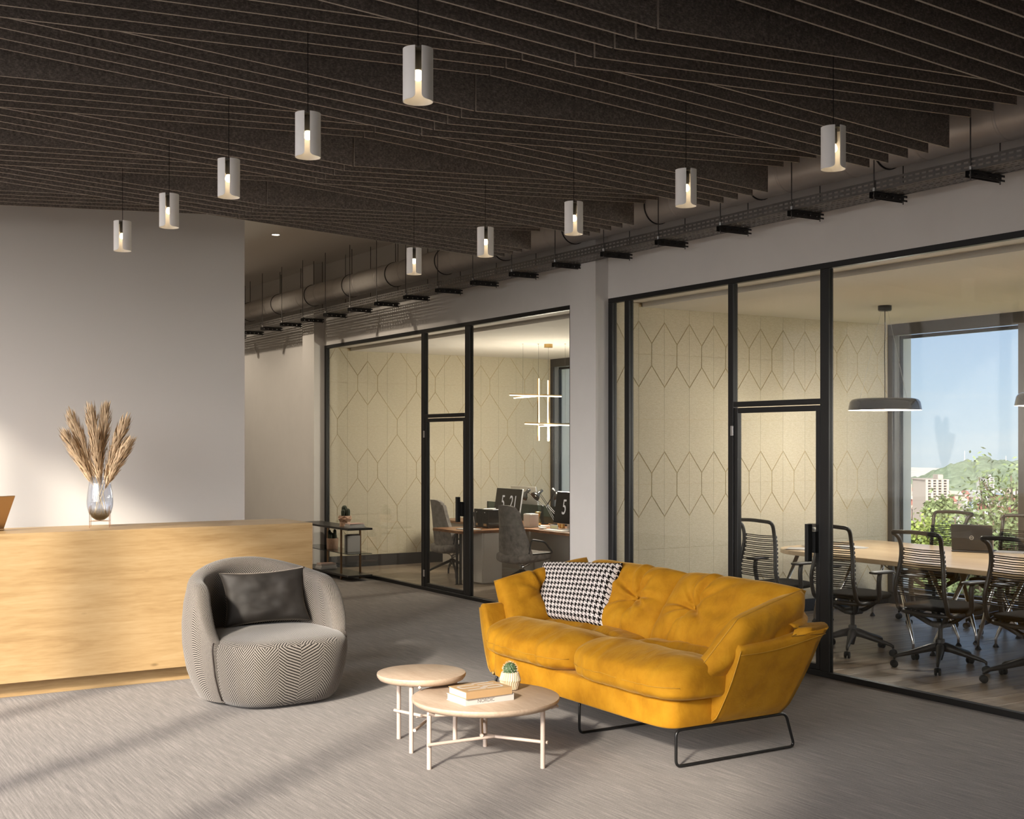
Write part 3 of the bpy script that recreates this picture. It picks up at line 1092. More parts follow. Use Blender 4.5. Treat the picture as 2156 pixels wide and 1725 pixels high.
# ---------------------------------------------------------------- cable tray with perforated sides
XT0, XT1, ZT, HT = 6.408, 6.672, 3.42, 0.075
tr_ = thing('cable_tray', 'dark perforated metal cable tray hanging along the right wall above the glass', 'cable tray')
PIT = 0.0535
def perf(mb, org, du_, dv_, nrm, n, rows, hole_l, hole_h, total_v, margin):
    """strip of n cells along du_, with rows of slots across dv_"""
    org, du_, dv_ = Vector(org), Vector(du_), Vector(dv_)
    us = [0, (PIT - hole_l) / 2, (PIT + hole_l) / 2, PIT]
    vs_ = [0]
    gap = (total_v - 2 * margin - rows * hole_h) / max(1, rows - 1) if rows > 1 else 0
    v0 = margin
    for r_ in range(rows):
        vs_ += [v0, v0 + hole_h]
        v0 += hole_h + gap
    vs_.append(total_v)
    base = {}
    def vid(c, a, b):
        ci, ai = (c, a) if a < 3 else (c + 1, 0)
        key = (ci, ai, b)
        if key not in base:
            base[key] = mb.add([org + du_ * (ci * PIT + us[ai]) + dv_ * vs_[b]])[0]
        return base[key]
    for c in range(n):
        for b in range(len(vs_) - 1):
            hole_row = b % 2 == 1
            for a in range(3):
                if hole_row and a == 1:
                    continue
                mb.face((vid(c, a, b), vid(c, a + 1, b), vid(c, a + 1, b + 1), vid(c, a, b + 1)))
SEC = 56
m1 = MB()
perf(m1, (0, 0, 0), (0, 1, 0), (0, 0, 1), None, SEC, 2, 0.034, 0.013, HT, 0.016)
side_me = m1.mesh('side_rail', MT['tray_steel'], fix=False)
m2 = MB()
perf(m2, (0, 0, 0), (0, 1, 0), (1, 0, 0), None, SEC, 5, 0.034, 0.012, XT1 - XT0, 0.025)
bot_me = m2.mesh('tray_floor', MT['tray_steel'], fix=False)
y = -1.0
while y < 21.6:
    put('side_rail', side_me, tr_, (XT0, y, ZT))
    put('side_rail', side_me, tr_, (XT1, y, ZT))
    put('tray_floor', bot_me, tr_, (XT0, y, ZT))
    y += SEC * PIT
bk = MB()
bk.box(XT0 - 0.03, XT1 + 0.03, -0.02, 0.02, ZT - 0.006, ZT - 0.003)
for sgn_ in (-1, 1):
    xs = [XT0 - 0.03 + i * (XT1 - XT0 + 0.06) / 10 for i in range(11)]
    for i in range(10):
        if i % 2 == 0:
            bk.box(xs[i], xs[i + 1], sgn_ * 0.02 - 0.0015, sgn_ * 0.02 + 0.0015, ZT - 0.045, ZT - 0.006)
        else:
            bk.box(xs[i], xs[i + 1], sgn_ * 0.02 - 0.0015, sgn_ * 0.02 + 0.0015, ZT - 0.018, ZT - 0.006)
            bk.box(xs[i], xs[i + 1], sgn_ * 0.02 - 0.0015, sgn_ * 0.02 + 0.0015, ZT - 0.045, ZT - 0.033)
bk_me = bk.mesh('bracket', MT['dark_steel'])
rod_me = MB().tube([(0, 0, ZT - 0.06), (0, 0, ZC)], 0.0045, 6).mesh('rod', MT['rod'])
nut_me = MB().lathe([(0, -0.012), (0.011, -0.012), (0.011, 0.012), (0, 0.012)], seg=6).mesh('nut', MT['silver'])
y = 4.98 - 0.764 * 7
while y < 21.8:
    b_ = put('bracket', bk_me, tr_, (0, y, 0))
    for xx in (XT0 - 0.008, XT1 + 0.012):
        put('rod', rod_me, b_, (xx, 0, 0))
        put('nut', nut_me, b_, (xx, 0, ZT + 0.012))
    y += 0.764
PENDANT_W = 4
# ---------------------------------------------------------------- reception desk
DX1, DZ = 3.727, 1.126
dk_ = thing('reception_desk', 'long oak reception desk with plain front and recessed plinth', 'desk', (0, 0, 0))
MB().rbox(0.2, DX1, 8.93, 8.972, 0.111, DZ, 0.0015).build('front_panel', MT['desk_oak'], dk_)
MB().rbox(0.2, DX1 - 0.0, 8.973, 9.55, DZ - 0.042, DZ, 0.0015).build('desk_top', MT['desk_oak'], dk_)
MB().rbox(DX1 - 0.042, DX1, 8.973, 9.55, 0.111, DZ - 0.043, 0.0015).build('end_panel', MT['desk_oak'], dk_)
MB().rbox(0.2, DX1 - 0.06, 9.03, 9.07, 0.0, 0.112, 0.001).build('plinth', MT['desk_oak'], dk_)
MB().rbox(0.2, 0.242, 8.973, 9.55, 0.0, DZ - 0.043, 0.001).build('end_panel', MT['desk_oak'], dk_)
MB().rbox(DX1 - 0.10, DX1 - 0.06, 9.07, 9.52, 0.0, 0.112, 0.001).build('plinth', MT['desk_oak'], dk_)

# laptop at the left edge of the picture
lp = thing('laptop', 'gold laptop standing open on the reception desk, seen from behind', 'laptop', (1.558, 9.33, DZ), R(29))
MB().rbox(-0.33, 0.0, -0.012, 0.215, 0.0, 0.014, 0.004).build('base', MT['gold_lid'], lp)
lid = MB().rbox(-0.33, 0.0, -0.004, 0.004, 0.0, 0.262, 0.004, m=Matrix.Translation((0, -0.004, 0.014)) @ Matrix.Rotation(R(27), 4, 'X')).build('lid', MT['gold_lid'], lp)
MB().box(-0.322, -0.008, 0.0041, 0.0046, 0.01, 0.254, m=Matrix.Translation((0, -0.004, 0.014)) @ Matrix.Rotation(R(27), 4, 'X')).build('screen', MT['screen'], lid)

# ---------------------------------------------------------------- vase and pampas
VX, VY = 2.215, 9.30
vs_t = thing('glass_vase', 'tall smoked glass vase in a thin rose gold stand on the reception desk', 'vase', (VX, VY, DZ))
prof_o = [(0.0, 0.047), (0.03, 0.052), (0.058, 0.072), (0.08, 0.105), (0.092, 0.15), (0.0935, 0.19), (0.088, 0.25), (0.078, 0.31), (0.068, 0.366)]
prof = prof_o + [(0.065, 0.366)] + [(max(0.0, r_ - 0.003), z_ + 0.003) for r_, z_ in reversed(prof_o[:-1])]
vb = MB().lathe(prof, seg=48).build('vase_body', MT['glass_smoke'], vs_t, True)
st_ = MB()
for k in range(4):
    a = R(28 + 90 * k)
    x_, y_ = 0.097 * math.cos(a), 0.097 * math.sin(a)
    st_.tube([(x_, y_, 0.0), (x_, y_, 0.155)], 0.0022, 6)
    st_.tube([(x_, y_, 0.045), (-x_, -y_, 0.045)] if k < 2 else [(x_, y_, 0.044), (x_ * 0.99, y_ * 0.99, 0.044)], 0.002, 6)
st_.build('stand', MT['copper'], vs_t)

def plume(label, tip, base, bend, n=520, wid=0.05, seed=1):
    rnd = random.Random(seed)
    t_ = thing('pampas_stem', label, 'dried grass', base, 0, 'pampas stems in the vase')
    base, tip = Vector(base), Vector(tip)
    L = tip - base
    side = Vector(bend)
    def C_(s):
        return L * s + side * (s * s * 0.6 + s * 0.1) - side * 0.7 * s
    MB().tube([C_(i / 12) for i in range(13)], 0.0024, 5).build('stalk', MT['straw'], t_, True)
    mb = MB()
    for i in range(n):
        s0 = 0.36 + 0.60 * (i / n) ** 0.95
        p = C_(s0)
        d = (C_(min(1, s0 + 0.03)) - C_(s0 - 0.03)).normalized()
        o1 = d.orthogonal().normalized()
        o2 = d.cross(o1)
        a = rnd.random() * 2 * PI
        out = o1 * math.cos(a) + o2 * math.sin(a)
        env = math.sin(PI * min(1.0, (s0 - 0.30) / 0.78)) ** 0.7
        ln = (0.075 + 0.075 * rnd.random()) * (0.55 + 0.45 * env)
        sp_ = wid * env * (0.5 + 0.8 * rnd.random())
        q1 = p + d * ln * 0.45 + out * sp_ * 0.62
        q2 = p + d * ln * 0.85 + out * sp_ * 0.95
        q3 = p + d * ln * 1.12 + out * sp_ * 1.05 + Vector((0, 0, -0.006 * rnd.random()))
        wv_ = out.cross(d).normalized() * (0.0028 + 0.002 * rnd.random())
        w2 = (out + o1 * 0.3).cross(wv_).normalized() * 0.0024
        k = mb.add([p, q1 - wv_, q1 + wv_, q2 - wv_ * 0.9 + w2, q2 + wv_ * 0.9 + w2, q3])
        mb.face((k[0], k[1], k[2]))
        mb.face((k[1], k[3], k[4], k[2]))
        mb.face((k[3], k[5], k[4]))
    o = mb.build('plume', MT['pampas'], t_, True, fix=False)
    o['kind'] = 'stuff'
    return t_
def ptip(x, y, D):
    return at(x, y, D=D)
vd = VX * _FW.x + VY * _FW.y
pl = [('tallest pampas plume standing upright left of centre in the vase', (192, 868), -0.02, (0.01, 0, 0)),
      ('upright pampas plume right of centre in the vase', (222, 866), 0.05, (0.02, 0.0, 0)),
      ('pampas plume leaning to the upper left in the vase', (152, 882), 0.03, (-0.05, 0.02, 0)),
      ('leftmost drooping pampas plume in the vase', (142, 922), -0.06, (-0.08, -0.03, -0.02)),
      ('pampas plume leaning to the upper right in the vase', (262, 892), 0.0, (0.06, 0.0, 0)),
      ('rightmost low pampas plume in the vase', (268, 938), -0.07, (0.09, -0.02, -0.02)),
      ('short pampas plume at the front of the bunch', (203, 925), -0.09, (0.0, -0.02, 0))]
for i, (lb, (x, y), dd, bend) in enumerate(pl):
    tp = ptip(x, y, vd + dd)
    away = Vector((VX, VY, 0)) - Vector((tp.x, tp.y, 0))
    if away.length > 0.045:
        away = away.normalized() * 0.045
    plume(lb, tp, (VX + away.x, VY + away.y, DZ + 0.09), bend, seed=20 + i, wid=0.047)

# ---------------------------------------------------------------- armchair
AC = (3.055, 8.16)
ac = thing('armchair', 'round tub armchair in grey herringbone tweed beside the reception desk', 'armchair', (AC[0], AC[1], 0), R(4))
def r_shell(z):
    t_ = z
    pts = [(0.0, 0.43), (0.1, 0.487), (0.22, 0.530), (0.38, 0.556), (0.52, 0.560), (0.66, 0.548), (0.8, 0.517), (0.95, 0.465)]
    for (a, ra), (b, rb) in zip(pts, pts[1:]):
        if t_ <= b:
            return lerp(ra, rb, (t_ - a) / (b - a))
    return pts[-1][1]
TH_MAX = R(122)
def h_shell(th):
    a = abs(th)
    h = lerp(0.925, 0.80, smoothstep(R(5), R(100), a))
    return h - 0.37 * smoothstep(R(84), R(124), a) ** 1.5
def th_shell(th):
    return 0.125 - 0.03 * smoothstep(R(90), R(122), abs(th))
def shell_pt(u, v):
    th = lerp(-TH_MAX, TH_MAX, u)
    h = h_shell(th)
    tk = th_shell(th)
    endp = smoothstep(1.0, 0.965, abs(2 * u - 1))       # rounds the front ends
    endk = math.sqrt(max(0.0, 1 - (1 - endp) ** 2)) if endp < 1 else 1.0
    # v: 0 outer bottom .. 0.5 rim top .. 1 inner bottom
    rr = tk / 2
    zr = h - rr
    if v < 0.42:
        z = lerp(0.03, zr, v / 0.42)
        d = 0.0
    elif v < 0.66:
        a = (v - 0.42) / 0.24 * PI
        z = zr + math.sin(a) * rr
        d = (1 - math.cos(a)) * rr
    else:
        z = lerp(zr, 0.30, (v - 0.66) / 0.34)
        d = tk
    ro = r_shell(min(z, zr) if d < rr else zr * 0.35 + z * 0.65)
    rad = ro - rr - (rr - d) * -1 * 1.0
    rad = ro - d
    mid = ro - rr
    rad = mid + (rad - mid) * (0.25 + 0.75 * endk)
    dep = 0.97
    return Vector((rad * math.sin(th), rad * math.cos(th) * dep, z))
mb = MB()
NU, NV = 96, 40
mb.grid(shell_pt, NU, NV)
# uv: run around the chair / up the section
for fi, f in enumerate(mb.f):
    i, j = divmod(fi, NV - 1)
    def uvf(a, b):
        v = b / (NV - 1)
        return (lerp(-TH_MAX, TH_MAX, a / (NU - 1)) * 0.55, (v * 1.95))
    mb.uv[fi] = [uvf(i, j), uvf(i + 1, j), uvf(i + 1, j + 1), uvf(i, j + 1)]
for e in (0, NU - 1):
    ring = [e * NV + j for j in range(NV)]
    mb.uv[len(mb.f)] = [(mb.v[q][1] * 1.0, mb.v[q][2]) for q in ring]
    mb.face(ring)
mb.build('shell', MT['herring'], ac, True)
# seat: rounded block filling the shell and stepping forward
def seat_ring(z, k, n=64):
    pts = []
    for i in range(n):
        a = 2 * PI * i / n
        cx_, sy_ = math.cos(a), math.sin(a)
        ex, ey = abs(cx_) ** 0.62, abs(sy_) ** 0.62
        x = math.copysign(ex, cx_) * 0.475
        yy = math.copysign(ey, sy_)
        yv = yy * 0.59 if yy < 0 else yy * 0.36
        pts.append(Vector((x * k, yv * k, z)))
    return pts
prof_s = [(0.022, 0.80), (0.06, 0.865), (0.14, 0.925), (0.25, 0.972), (0.35, 0.995), (0.40, 0.992), (0.425, 0.972), (0.444, 0.925), (0.455, 0.80), (0.462, 0.55), (0.465, 0.25)]
mb = MB()
rings = [mb.add(seat_ring(z, k)) for z, k in prof_s]
n = 64
per = 0
for a, b in zip(rings, rings[1:]):
    top = mb.v[b[0]][2] > 0.43
    for i in range(n):
        j = (i + 1) % n
        q = (a[i], a[j], b[j], b[i])
        if top:
            mb.uv[len(mb.f)] = [(mb.v[k][0], mb.v[k][1]) for k in q]
        else:
            def cyl(k, ii):
                ang = 2 * PI * ii / n
                return (ang * 0.52, mb.v[k][2])
            mb.uv[len(mb.f)] = [cyl(a[i], i), cyl(a[j], i + 1), cyl(b[j], i + 1), cyl(b[i], i)]
        mb.face(q)
mb.uv[len(mb.f)] = [(mb.v[k][0], mb.v[k][1]) for k in rings[-1]]
mb.face(rings[-1])
mb.face(rings[0][::-1])
mb.build('seat', MT['herring'], ac, True)
MB().lathe([(0, 0.0), (0.36, 0.0), (0.365, 0.012), (0.365, 0.03), (0, 0.03)], seg=40).build('swivel_base', MT['black_metal'], ac)
# welt along the front edge of the arms
for sgn_ in (0.0, 1.0):
    pts = [shell_pt(0.012 if sgn_ == 0 else 0.988, 0.02 + 0.46 * i / 14) for i in range(15)]
    pts = [p + Vector((math.copysign(0.004, p.x), 0, 0.0)) for p in pts]
    MB().tube(pts, 0.005, 6).build('welt', MT['dark_cover'], ac, True)

def mat_from(origin, xdir, zdir):
    x = Vector(xdir).normalized()
    z = Vector(zdir)
    z = (z - x * z.dot(x)).normalized()
    y = z.cross(x)
    m_ = Matrix.Identity(4)
    for i in range(3):
        m_[i][0], m_[i][1], m_[i][2], m_[i][3] = x[i], y[i], z[i], origin[i]
    return m_

mb = MB()
pillow(mb, 0.62, 0.39, 0.17, 36, 0.11, 0.004, seed=4, pinch=lambda x, z, sd: 1 - 0.16 * math.exp(-((abs(x) - 0.72) / 0.16) ** 2) * math.exp(-((z + 0.1) / 0.5) ** 2))
po = mb.build('lumbar_cushion', MT['charcoal'], None, True)
tag(po, 'dark charcoal velvet lumbar cushion leaning in the tweed armchair', 'cushion')
po.matrix_world = mat_from((3.13, 8.36, 0.655), (1, -0.10, 0.03), (0.02, 0.30, 1))

# ---------------------------------------------------------------- sofa
sf = thing('sofa', 'mustard yellow velvet two-seater sofa on thin black sled legs', 'sofa')
YC = 6.095
def u_path(s, xb, hw, rc, xf):
    """U in plan: front of far arm -> back -> front of near arm; s in 0..1"""
    la = xb - rc - xf
    lb = 2 * (hw - rc)
    lc = PI / 2 * rc
    T = 2 * la + 2 * lc + lb
    d = s * T
    if d < la:
        return Vector((xf + d, YC + hw, 0)), Vector((0, 1, 0))
    d -= la
    if d < lc:
        a = d / rc
        return Vector((xb - rc + rc * math.sin(a), YC + hw - rc + rc * math.cos(a), 0)), Vector((math.sin(a), math.cos(a), 0))
    d -= lc
    if d < lb:
        return Vector((xb, YC + hw - rc - d, 0)), Vector((1, 0, 0))
    d -= lb
    if d < lc:
        a = d / rc
        return Vector((xb - rc + rc * math.cos(a), YC - hw + rc - rc * math.sin(a), 0)), Vector((math.cos(a), -math.sin(a), 0))
    d -= lc
    return Vector((xb - d, YC - hw, 0)), Vector((0, -1, 0))
def z_top(s):
    e = min(s, 1 - s)
    return lerp(0.662, 0.80, smoothstep(0.02, 0.30, e))
def sofa_shell(s, v):
    pb, nb = u_path(s, 5.02, 0.955, 0.27, 4.205)
    pt_, ntp = u_path(s, 5.19, 1.125, 0.30, 4.225)
    zt = z_top(s)
    tk = 0.085
    if v < 0.45:
        q = v / 0.45
        bow = math.sin(q * PI) * 0.018
        p = pb.lerp(pt_, q) + nb.lerp(ntp, q) * bow
        # tuck under at the foot
        tuck = 0.03 * (1 - smoothstep(0.0, 0.12, q))
        p -= nb * tuck
        p.z = lerp(0.208, zt - 0.03, q)
    elif v < 0.6:
        a = (v - 0.45) / 0.15 * PI
        p = pt_ - ntp * (tk / 2) * (1 - math.cos(a))
        p.z = zt - 0.03 + 0.03 * math.sin(a)
    else:
        q = (v - 0.6) / 0.4
        p = (pt_ - ntp * tk).lerp(pb - nb * (tk + 0.01), q)
        p.z = lerp(zt - 0.03, 0.30, q)
    return p
mb = MB()
ids = mb.grid(sofa_shell, 110, 36)
for e in (0, 109):
    # soft front faces of the arms
    ring = ids[e]
    ctr = Vector((0, 0, 0))
    for q in ring:
        ctr += Vector(mb.v[q])
    ctr /= len(ring)
    inner = mb.add([Vector(mb.v[q]).lerp(ctr, 0.12) + Vector((-0.012, 0, 0)) for q in ring])
    mb.quadstrip(ring, inner, closed=True)
    mb.face(inner)
mb.build('body', MT['velvet'], sf, True)
mb = MB()
superbox(mb, (4.60, YC, 0.285), (0.425, 0.945, 0.083), 0.16, 64, 18)
mb.build('seat_base', MT['velvet'], sf, True)
# stitched seams on the arms
for side in (0, 1):
    e = 0.0 if side == 0 else 1.0
    pts = [sofa_shell(e, 0.02 + 0.43 * i / 16) + Vector((-0.006, 0, 0)) for i in range(17)]
    MB().tube(pts, 0.0035, 6).build('seam', MT['velvet_seam'], sf, True)
    pts = [sofa_shell(e + (0.36 if side == 0 else -0.36) * i / 40, 0.425) for i in range(41)]
    pts = [p + (p - Vector((4.6, YC, p.z))).normalized() * 0.003 for p in pts]
    MB().tube(pts, 0.0025, 6).build('seam', MT['velvet_seam'], sf, True)

FOLDS = ((86, 0.34, 0.55), (62, 0.16, 0.35), (118, 0.14, 0.35), (168, 0.20, 0.4), (200, 0.16, 0.35), (258, 0.26, 0.5), (284, 0.15, 0.35), (335, 0.17, 0.4), (18, 0.2, 0.4))
def quad_pillow(name, c00, c10, c11, c01, t_, parent, mat, n=36, dimples=(), seed=0, edge=0.42, wr=0.008, back=0.5, smooth=True, uv=None, corner=0.0, crease=None):
    """soft cushion spanned by four corners (u then v), bulging to both sides"""
    c00, c10, c11, c01 = map(Vector, (c00, c10, c11, c01))
    nrm = (c10 - c00).cross(c01 - c00).normalized()
    W_, H_ = ((c10 - c00).length + (c11 - c01).length) / 2, ((c01 - c00).length + (c11 - c10).length) / 2
    def P_(u, v, side):
        x, z = 2 * u - 1, 2 * v - 1
        uu = 0.5 + 0.5 * x * (1 - corner * (1 - z * z))
        vv = 0.5 + 0.5 * z * (1 - corner * (1 - x * x))
        p = (c00 * (1 - uu) * (1 - vv) + c10 * uu * (1 - vv) + c11 * uu * vv + c01 * (1 - uu) * vv)
        b = (max(0.0, 1 - x ** 4) ** edge) * (max(0.0, 1 - z ** 4) ** edge)
        th = t_ / 2 * b
        th += wr * b * noise.noise(Vector((x * 2.1 + seed, z * 2.1, side + seed)))
        th += wr * 0.8 * b * noise.noise(Vector((x * 5.0 + seed * 2, z * 3.0, side * 2)))
        if side > 0:
            for du_, dv_, dep, rad in dimples:
                dx, dz = (u - du_) * W_, (v - dv_) * H_
                r_ = math.hypot(dx, dz)
                ang = math.atan2(dz, dx)
                th -= dep * math.exp(-(r_ / rad) ** 2) * 0.9
                for kf, (fa, fl, fd) in enumerate(FOLDS):
                    fa = R(fa) + 0.3 * math.sin(seed * 3 + kf)
                    al = dx * math.cos(fa) + dz * math.sin(fa)
                    pe = -dx * math.sin(fa) + dz * math.cos(fa) + 0.03 * al * al / fl * math.sin(seed + kf * 2)
                    if al > 0:
                        fall = math.exp(-(al / fl) ** 2) * min(1.0, al / 0.02)
                        wd = 0.010 + 0.06 * al
                        th += dep * fd * fall * (-math.exp(-(pe / wd) ** 2) + 0.45 * math.exp(-((pe - 1.9 * wd) / (1.1 * wd)) ** 2))
            if crease:
                th += crease(u, v) * b
        else:
            th *= back
        return p + nrm * side * th
    mb = MB()
    a = [[mb.add([P_(i / n, j / n, 1)])[0] for j in range(n + 1)] for i in range(n + 1)]
    b = [[a[i][j] if i in (0, n) or j in (0, n) else mb.add([P_(i / n, j / n, -1)])[0] for j in range(n + 1)] for i in range(n + 1)]
    for g_, fl in ((a, 0), (b, 1)):
        for i in range(n):
            for j in range(n):
                q = [g_[i][j], g_[i + 1][j], g_[i + 1][j + 1], g_[i][j + 1]]
                if uv:
                    uvs = [(i / n * W_, j / n * H_), ((i + 1) / n * W_, j / n * H_), ((i + 1) / n * W_, (j + 1) / n * H_), (i / n * W_, (j + 1) / n * H_)]
                    mb.uv[len(mb.f)] = uvs[::-1] if fl else uvs
                mb.face(q[::-1] if fl else q)
    o = mb.build(name, mat, parent, smooth)
    return o, P_

# back cushions (u runs towards the camera = -Y, v upwards) ; normal must point to -X
for i, (ya, yb) in enumerate(((7.10, 6.085), (6.105, 5.09))):
    o, Pq = quad_pillow('back_cushion', (4.80, ya, 0.47), (4.80, yb, 0.47), (5.12, yb, 0.905), (5.12, ya, 0.905), 0.30, sf, MT['velvet'], 84,
                        dimples=((0.30 if i else 0.72, 0.52, 0.075, 0.085),), seed=3 + i * 5, edge=0.40, wr=0.012)
    b0 = Pq(0.30 if i else 0.72, 0.52, 1)
    MB().lathe([(0, 0.006), (0.008, 0.005), (0.012, 0.0), (0.008, -0.005)], seg=12, m=Matrix.Translation(b0) @ Matrix.Rotation(-PI / 2, 4, 'Y')).build('button', MT['velvet'], o, True)
# arm cushions folding over the corners
o, Pq = quad_pillow('arm_cushion', (5.04, 5.15, 0.50), (4.30, 5.13, 0.47), (4.56, 5.04, 0.795), (5.10, 5.10, 0.915), 0.19, sf, MT['velvet'], 32, seed=21, edge=0.36, wr=0.012, back=1.0)
pts = [Pq(i / 24, 1.0, 1) for i in range(25)]
MB().tube(pts, 0.004, 6).build('seam', MT['velvet_seam'], o, True)
pts = [Pq(1.0, i / 16, 1) for i in range(17)]
MB().tube(pts, 0.004, 6).build('seam', MT['velvet_seam'], o, True)
o, Pq = quad_pillow('arm_cushion', (4.34, 7.06, 0.47), (5.08, 7.07, 0.50), (5.16, 7.30, 0.92), (4.36, 7.27, 0.80), 0.20, sf, MT['velvet'], 32, dimples=((0.42, 0.55, 0.05, 0.06),), seed=9, edge=0.36, wr=0.012, back=0.8)

# seat cushions: plump front roll, a crease, then the flatter rear
def seat_cushion(y0, y1, seed):
    yc, hy = (y0 + y1) / 2, (y1 - y0) / 2
    def deform(p, q):
        x, y, z = p
        fx = q.x / 0.415           # -1 front .. 1 back
        up = 1 if z > 0 else 0
        dz = 0.0
        if up:
            roll = math.exp(-((fx + 0.48) / 0.42) ** 2) * 0.062
            line = 0.14 + 0.07 * math.cos(y * 2.5) + 0.05 * noise.noise(Vector((y * 2.2, seed, 0)))
            dip = -0.085 * math.exp(-((fx - line) / 0.07) ** 2) * (1 - abs(y) ** 4)
            rear = 0.020 * math.exp(-((fx - 0.55) / 0.3) ** 2)
            wob = 0.012 * noise.noise(Vector((fx * 2.5 + seed, y * 3.2, 0)))
            near = math.exp(-((fx - line) / 0.30) ** 2)
            rid = (0.5 - abs(noise.noise(Vector((y * 5.5 + seed * 3 + fx * 0.8, fx * 0.7, 3.3))))) * 0.030 * near
            dz = (roll + dip + rear + wob + rid) * min(1.0, z * 1.6) * (1 - 0.35 * y ** 6)
        fr_ = smoothstep(0.30, 1.0, -fx)
        rg = 0.5 - abs(noise.noise(Vector((y * 6.0 + seed * 2 + 0.35 * z, 0.6 * z, 9.1 + seed)))) * 1.6
        pleat = 0.020 * fr_ * rg * (1 - 0.5 * abs(z) ** 3)
        fr_ = max(0.0, -fx - 0.35)
        return q + Vector((-pleat - 0.035 * fr_ * (1 - z * z), 0, dz + pleat * 0.35 * (1 if up else -0.3)))
    mb = MB()
    superbox(mb, (4.545, yc, 0.445), (0.415, hy, 0.092), 0.42, 180, 64, deform)
    o = mb.build('seat_cushion', MT['velvet'], sf, True)
    # front piping
    pts = []
    for i in range(33):
        yy = -0.93 + 1.86 * i / 32
        p = Vector((-1 * max(0, 1 - abs(yy) ** 4.8) ** (1 / 4.8), yy, 0))
        q = Vector((p.x * 0.415, p.y * hy, 0))
        pts.append(Vector((4.545, yc, 0.445)) + deform(p, q) + Vector((-0.003, 0, 0)))
    MB().tube(pts, 0.0024, 6).build('seam', MT['velvet_seam'], o, True)
seat_cushion(5.06, 6.085, 1.3)
seat_cushion(6.10, 7.09, 4.1)
# sled legs
for yl in (5.166, 6.068, 7.03):
    p = round_path([(4.235, yl, 0.012), (5.10, yl, 0.012), (5.035, yl, 0.205), (4.235, yl, 0.205)], 0.035, 5, closed=True)
    MB().tube(p, 0.0085, 8, closed=True).build('sled_leg', MT['black_metal'], sf, True)

# houndstooth pillow
o, _ = quad_pillow('throw_pillow', (4.66, 7.20, 0.535), (4.74, 6.50, 0.540), (4.96, 6.60, 0.945), (4.80, 7.30, 0.905), 0.17, None, MT['hound'], 40, seed=6, edge=0.42, wr=0.006, uv=True, corner=0.012, back=0.8)
tag(o, 'black and white houndstooth throw pillow on the yellow sofa', 'cushion')

# ---------------------------------------------------------------- coffee tables
def coffee_table(name, label, c, rad, h, leg_r, angs, zs):
    t_ = thing(name, label, 'table', (c[0], c[1], 0), 0, 'round coffee tables')
    rr = rad
    MB().lathe([(0, h - 0.044), (rr * 0.86, h - 0.044), (rr * 0.95, h - 0.036), (rr * 0.99, h - 0.022), (rr, h - 0.010), (rr - 0.002, h - 0.002), (rr - 0.006, h), (0, h)], seg=72).build('table_top', MT['pale_oak'], t_, 35)
    for i, a in enumerate(angs):
        x_, y_ = leg_r * math.cos(R(a)), leg_r * math.sin(R(a))
        MB().tube([(x_, y_, 0.0), (x_, y_, h - 0.03)], 0.0125, 12).build('leg', MT['pale_leg'], t_, 40)
        # stretcher beside the leg, running past the middle
        px_, py_ = -math.sin(R(a)) * 0.022, math.cos(R(a)) * 0.022
        e0 = Vector((x_ * 1.06 + px_, y_ * 1.06 + py_, zs[i]))
        e1 = Vector((-x_ * 0.13 + px_, -y_ * 0.13 + py_, zs[i] + 0.004))
        MB().tube([e0, e1], 0.0095, 10).build('stretcher', MT['pale_leg'], t_, 40)
        ex, ey = rad * 0.985 * math.cos(R(a + 14)), rad * 0.985 * math.sin(R(a + 14))
        MB().tube([(ex * 0.9, ey * 0.9, h - 0.052), (ex, ey, h - 0.040)], 0.008, 8).build('peg', MT['pale_leg'], t_, 40)
    return t_
coffee_table('coffee_table', 'larger low round pale oak coffee table carrying books and a cactus', (3.448, 5.834), 0.405, 0.36, 0.338, (176, -56, 60), (0.135, 0.135, 0.15))
coffee_table('coffee_table', 'smaller taller round pale oak side table behind the larger one', (3.327, 6.36), 0.257, 0.42, 0.20, (104, 226, -15), (0.17, 0.13, 0.155))

# books on the table
def book(name, label, corners, z0, z1, cover, group, spine_edge=0):
    """corners: three floor-plan points A (near corner), B (along the spine), C (other way)"""
    A, B, C_ = [Vector((p.x, p.y, 0)) for p in corners]
    D_ = B + C_ - A
    t_ = thing(name, label, 'book', (A.x, A.y, z0), 0, group)
    poly = lambda k: [((p - A).x * k, (p - A).y * k) for p in (A, B, D_, C_)]
    u, v = (B - A), (C_ - A)
    def quad(a0, a1, b0, b1):
        return [tuple((u * a + v * b)[:2]) for a, b in ((a0, b0), (a1, b0), (a1, b1), (a0, b1))]
    th = z1 - z0
    mb = MB()
    mb.prism(quad(0, 1, 0, 1), th - 0.003, th)
    mb.prism(quad(0, 1, 0, 1), 0, 0.003)
    mb.prism(quad(0, 1, 0, 0.012), 0.003, th - 0.003)
    mb.build('cover', MT[cover], t_)
    MB().prism(quad(0.015, 0.985, 0.014, 0.985), 0.0031, th - 0.0031).build('pages', MT['paper'], t_)
    return t_, u, v
z0 = 0.3605
bA, bB, bC = at(980.2, 1487.3, Z=z0), at(1082, 1474.0, Z=z0), at(940.4, 1473.6, Z=z0)
b1, u1, v1 = book('book', 'white book with a grey title on its spine, lower of two on the coffee table', (bA, bB, bC), z0, z0 + 0.036, 'paper', 'books on the coffee table')
ang = math.atan2(u1.y, u1.x)
text_part('NORDIC', 0.026, MT['ink'], b1, tuple(u1 * 0.42) [:2] + (0.017,), (PI / 2, 0, ang), sx_=1.05)
z1_ = z0 + 0.0365
tA, tB, tC = at(981.7, 1473.8, Z=z1_), at(1078, 1461, Z=z1_), at(944.2, 1460.2, Z=z1_)
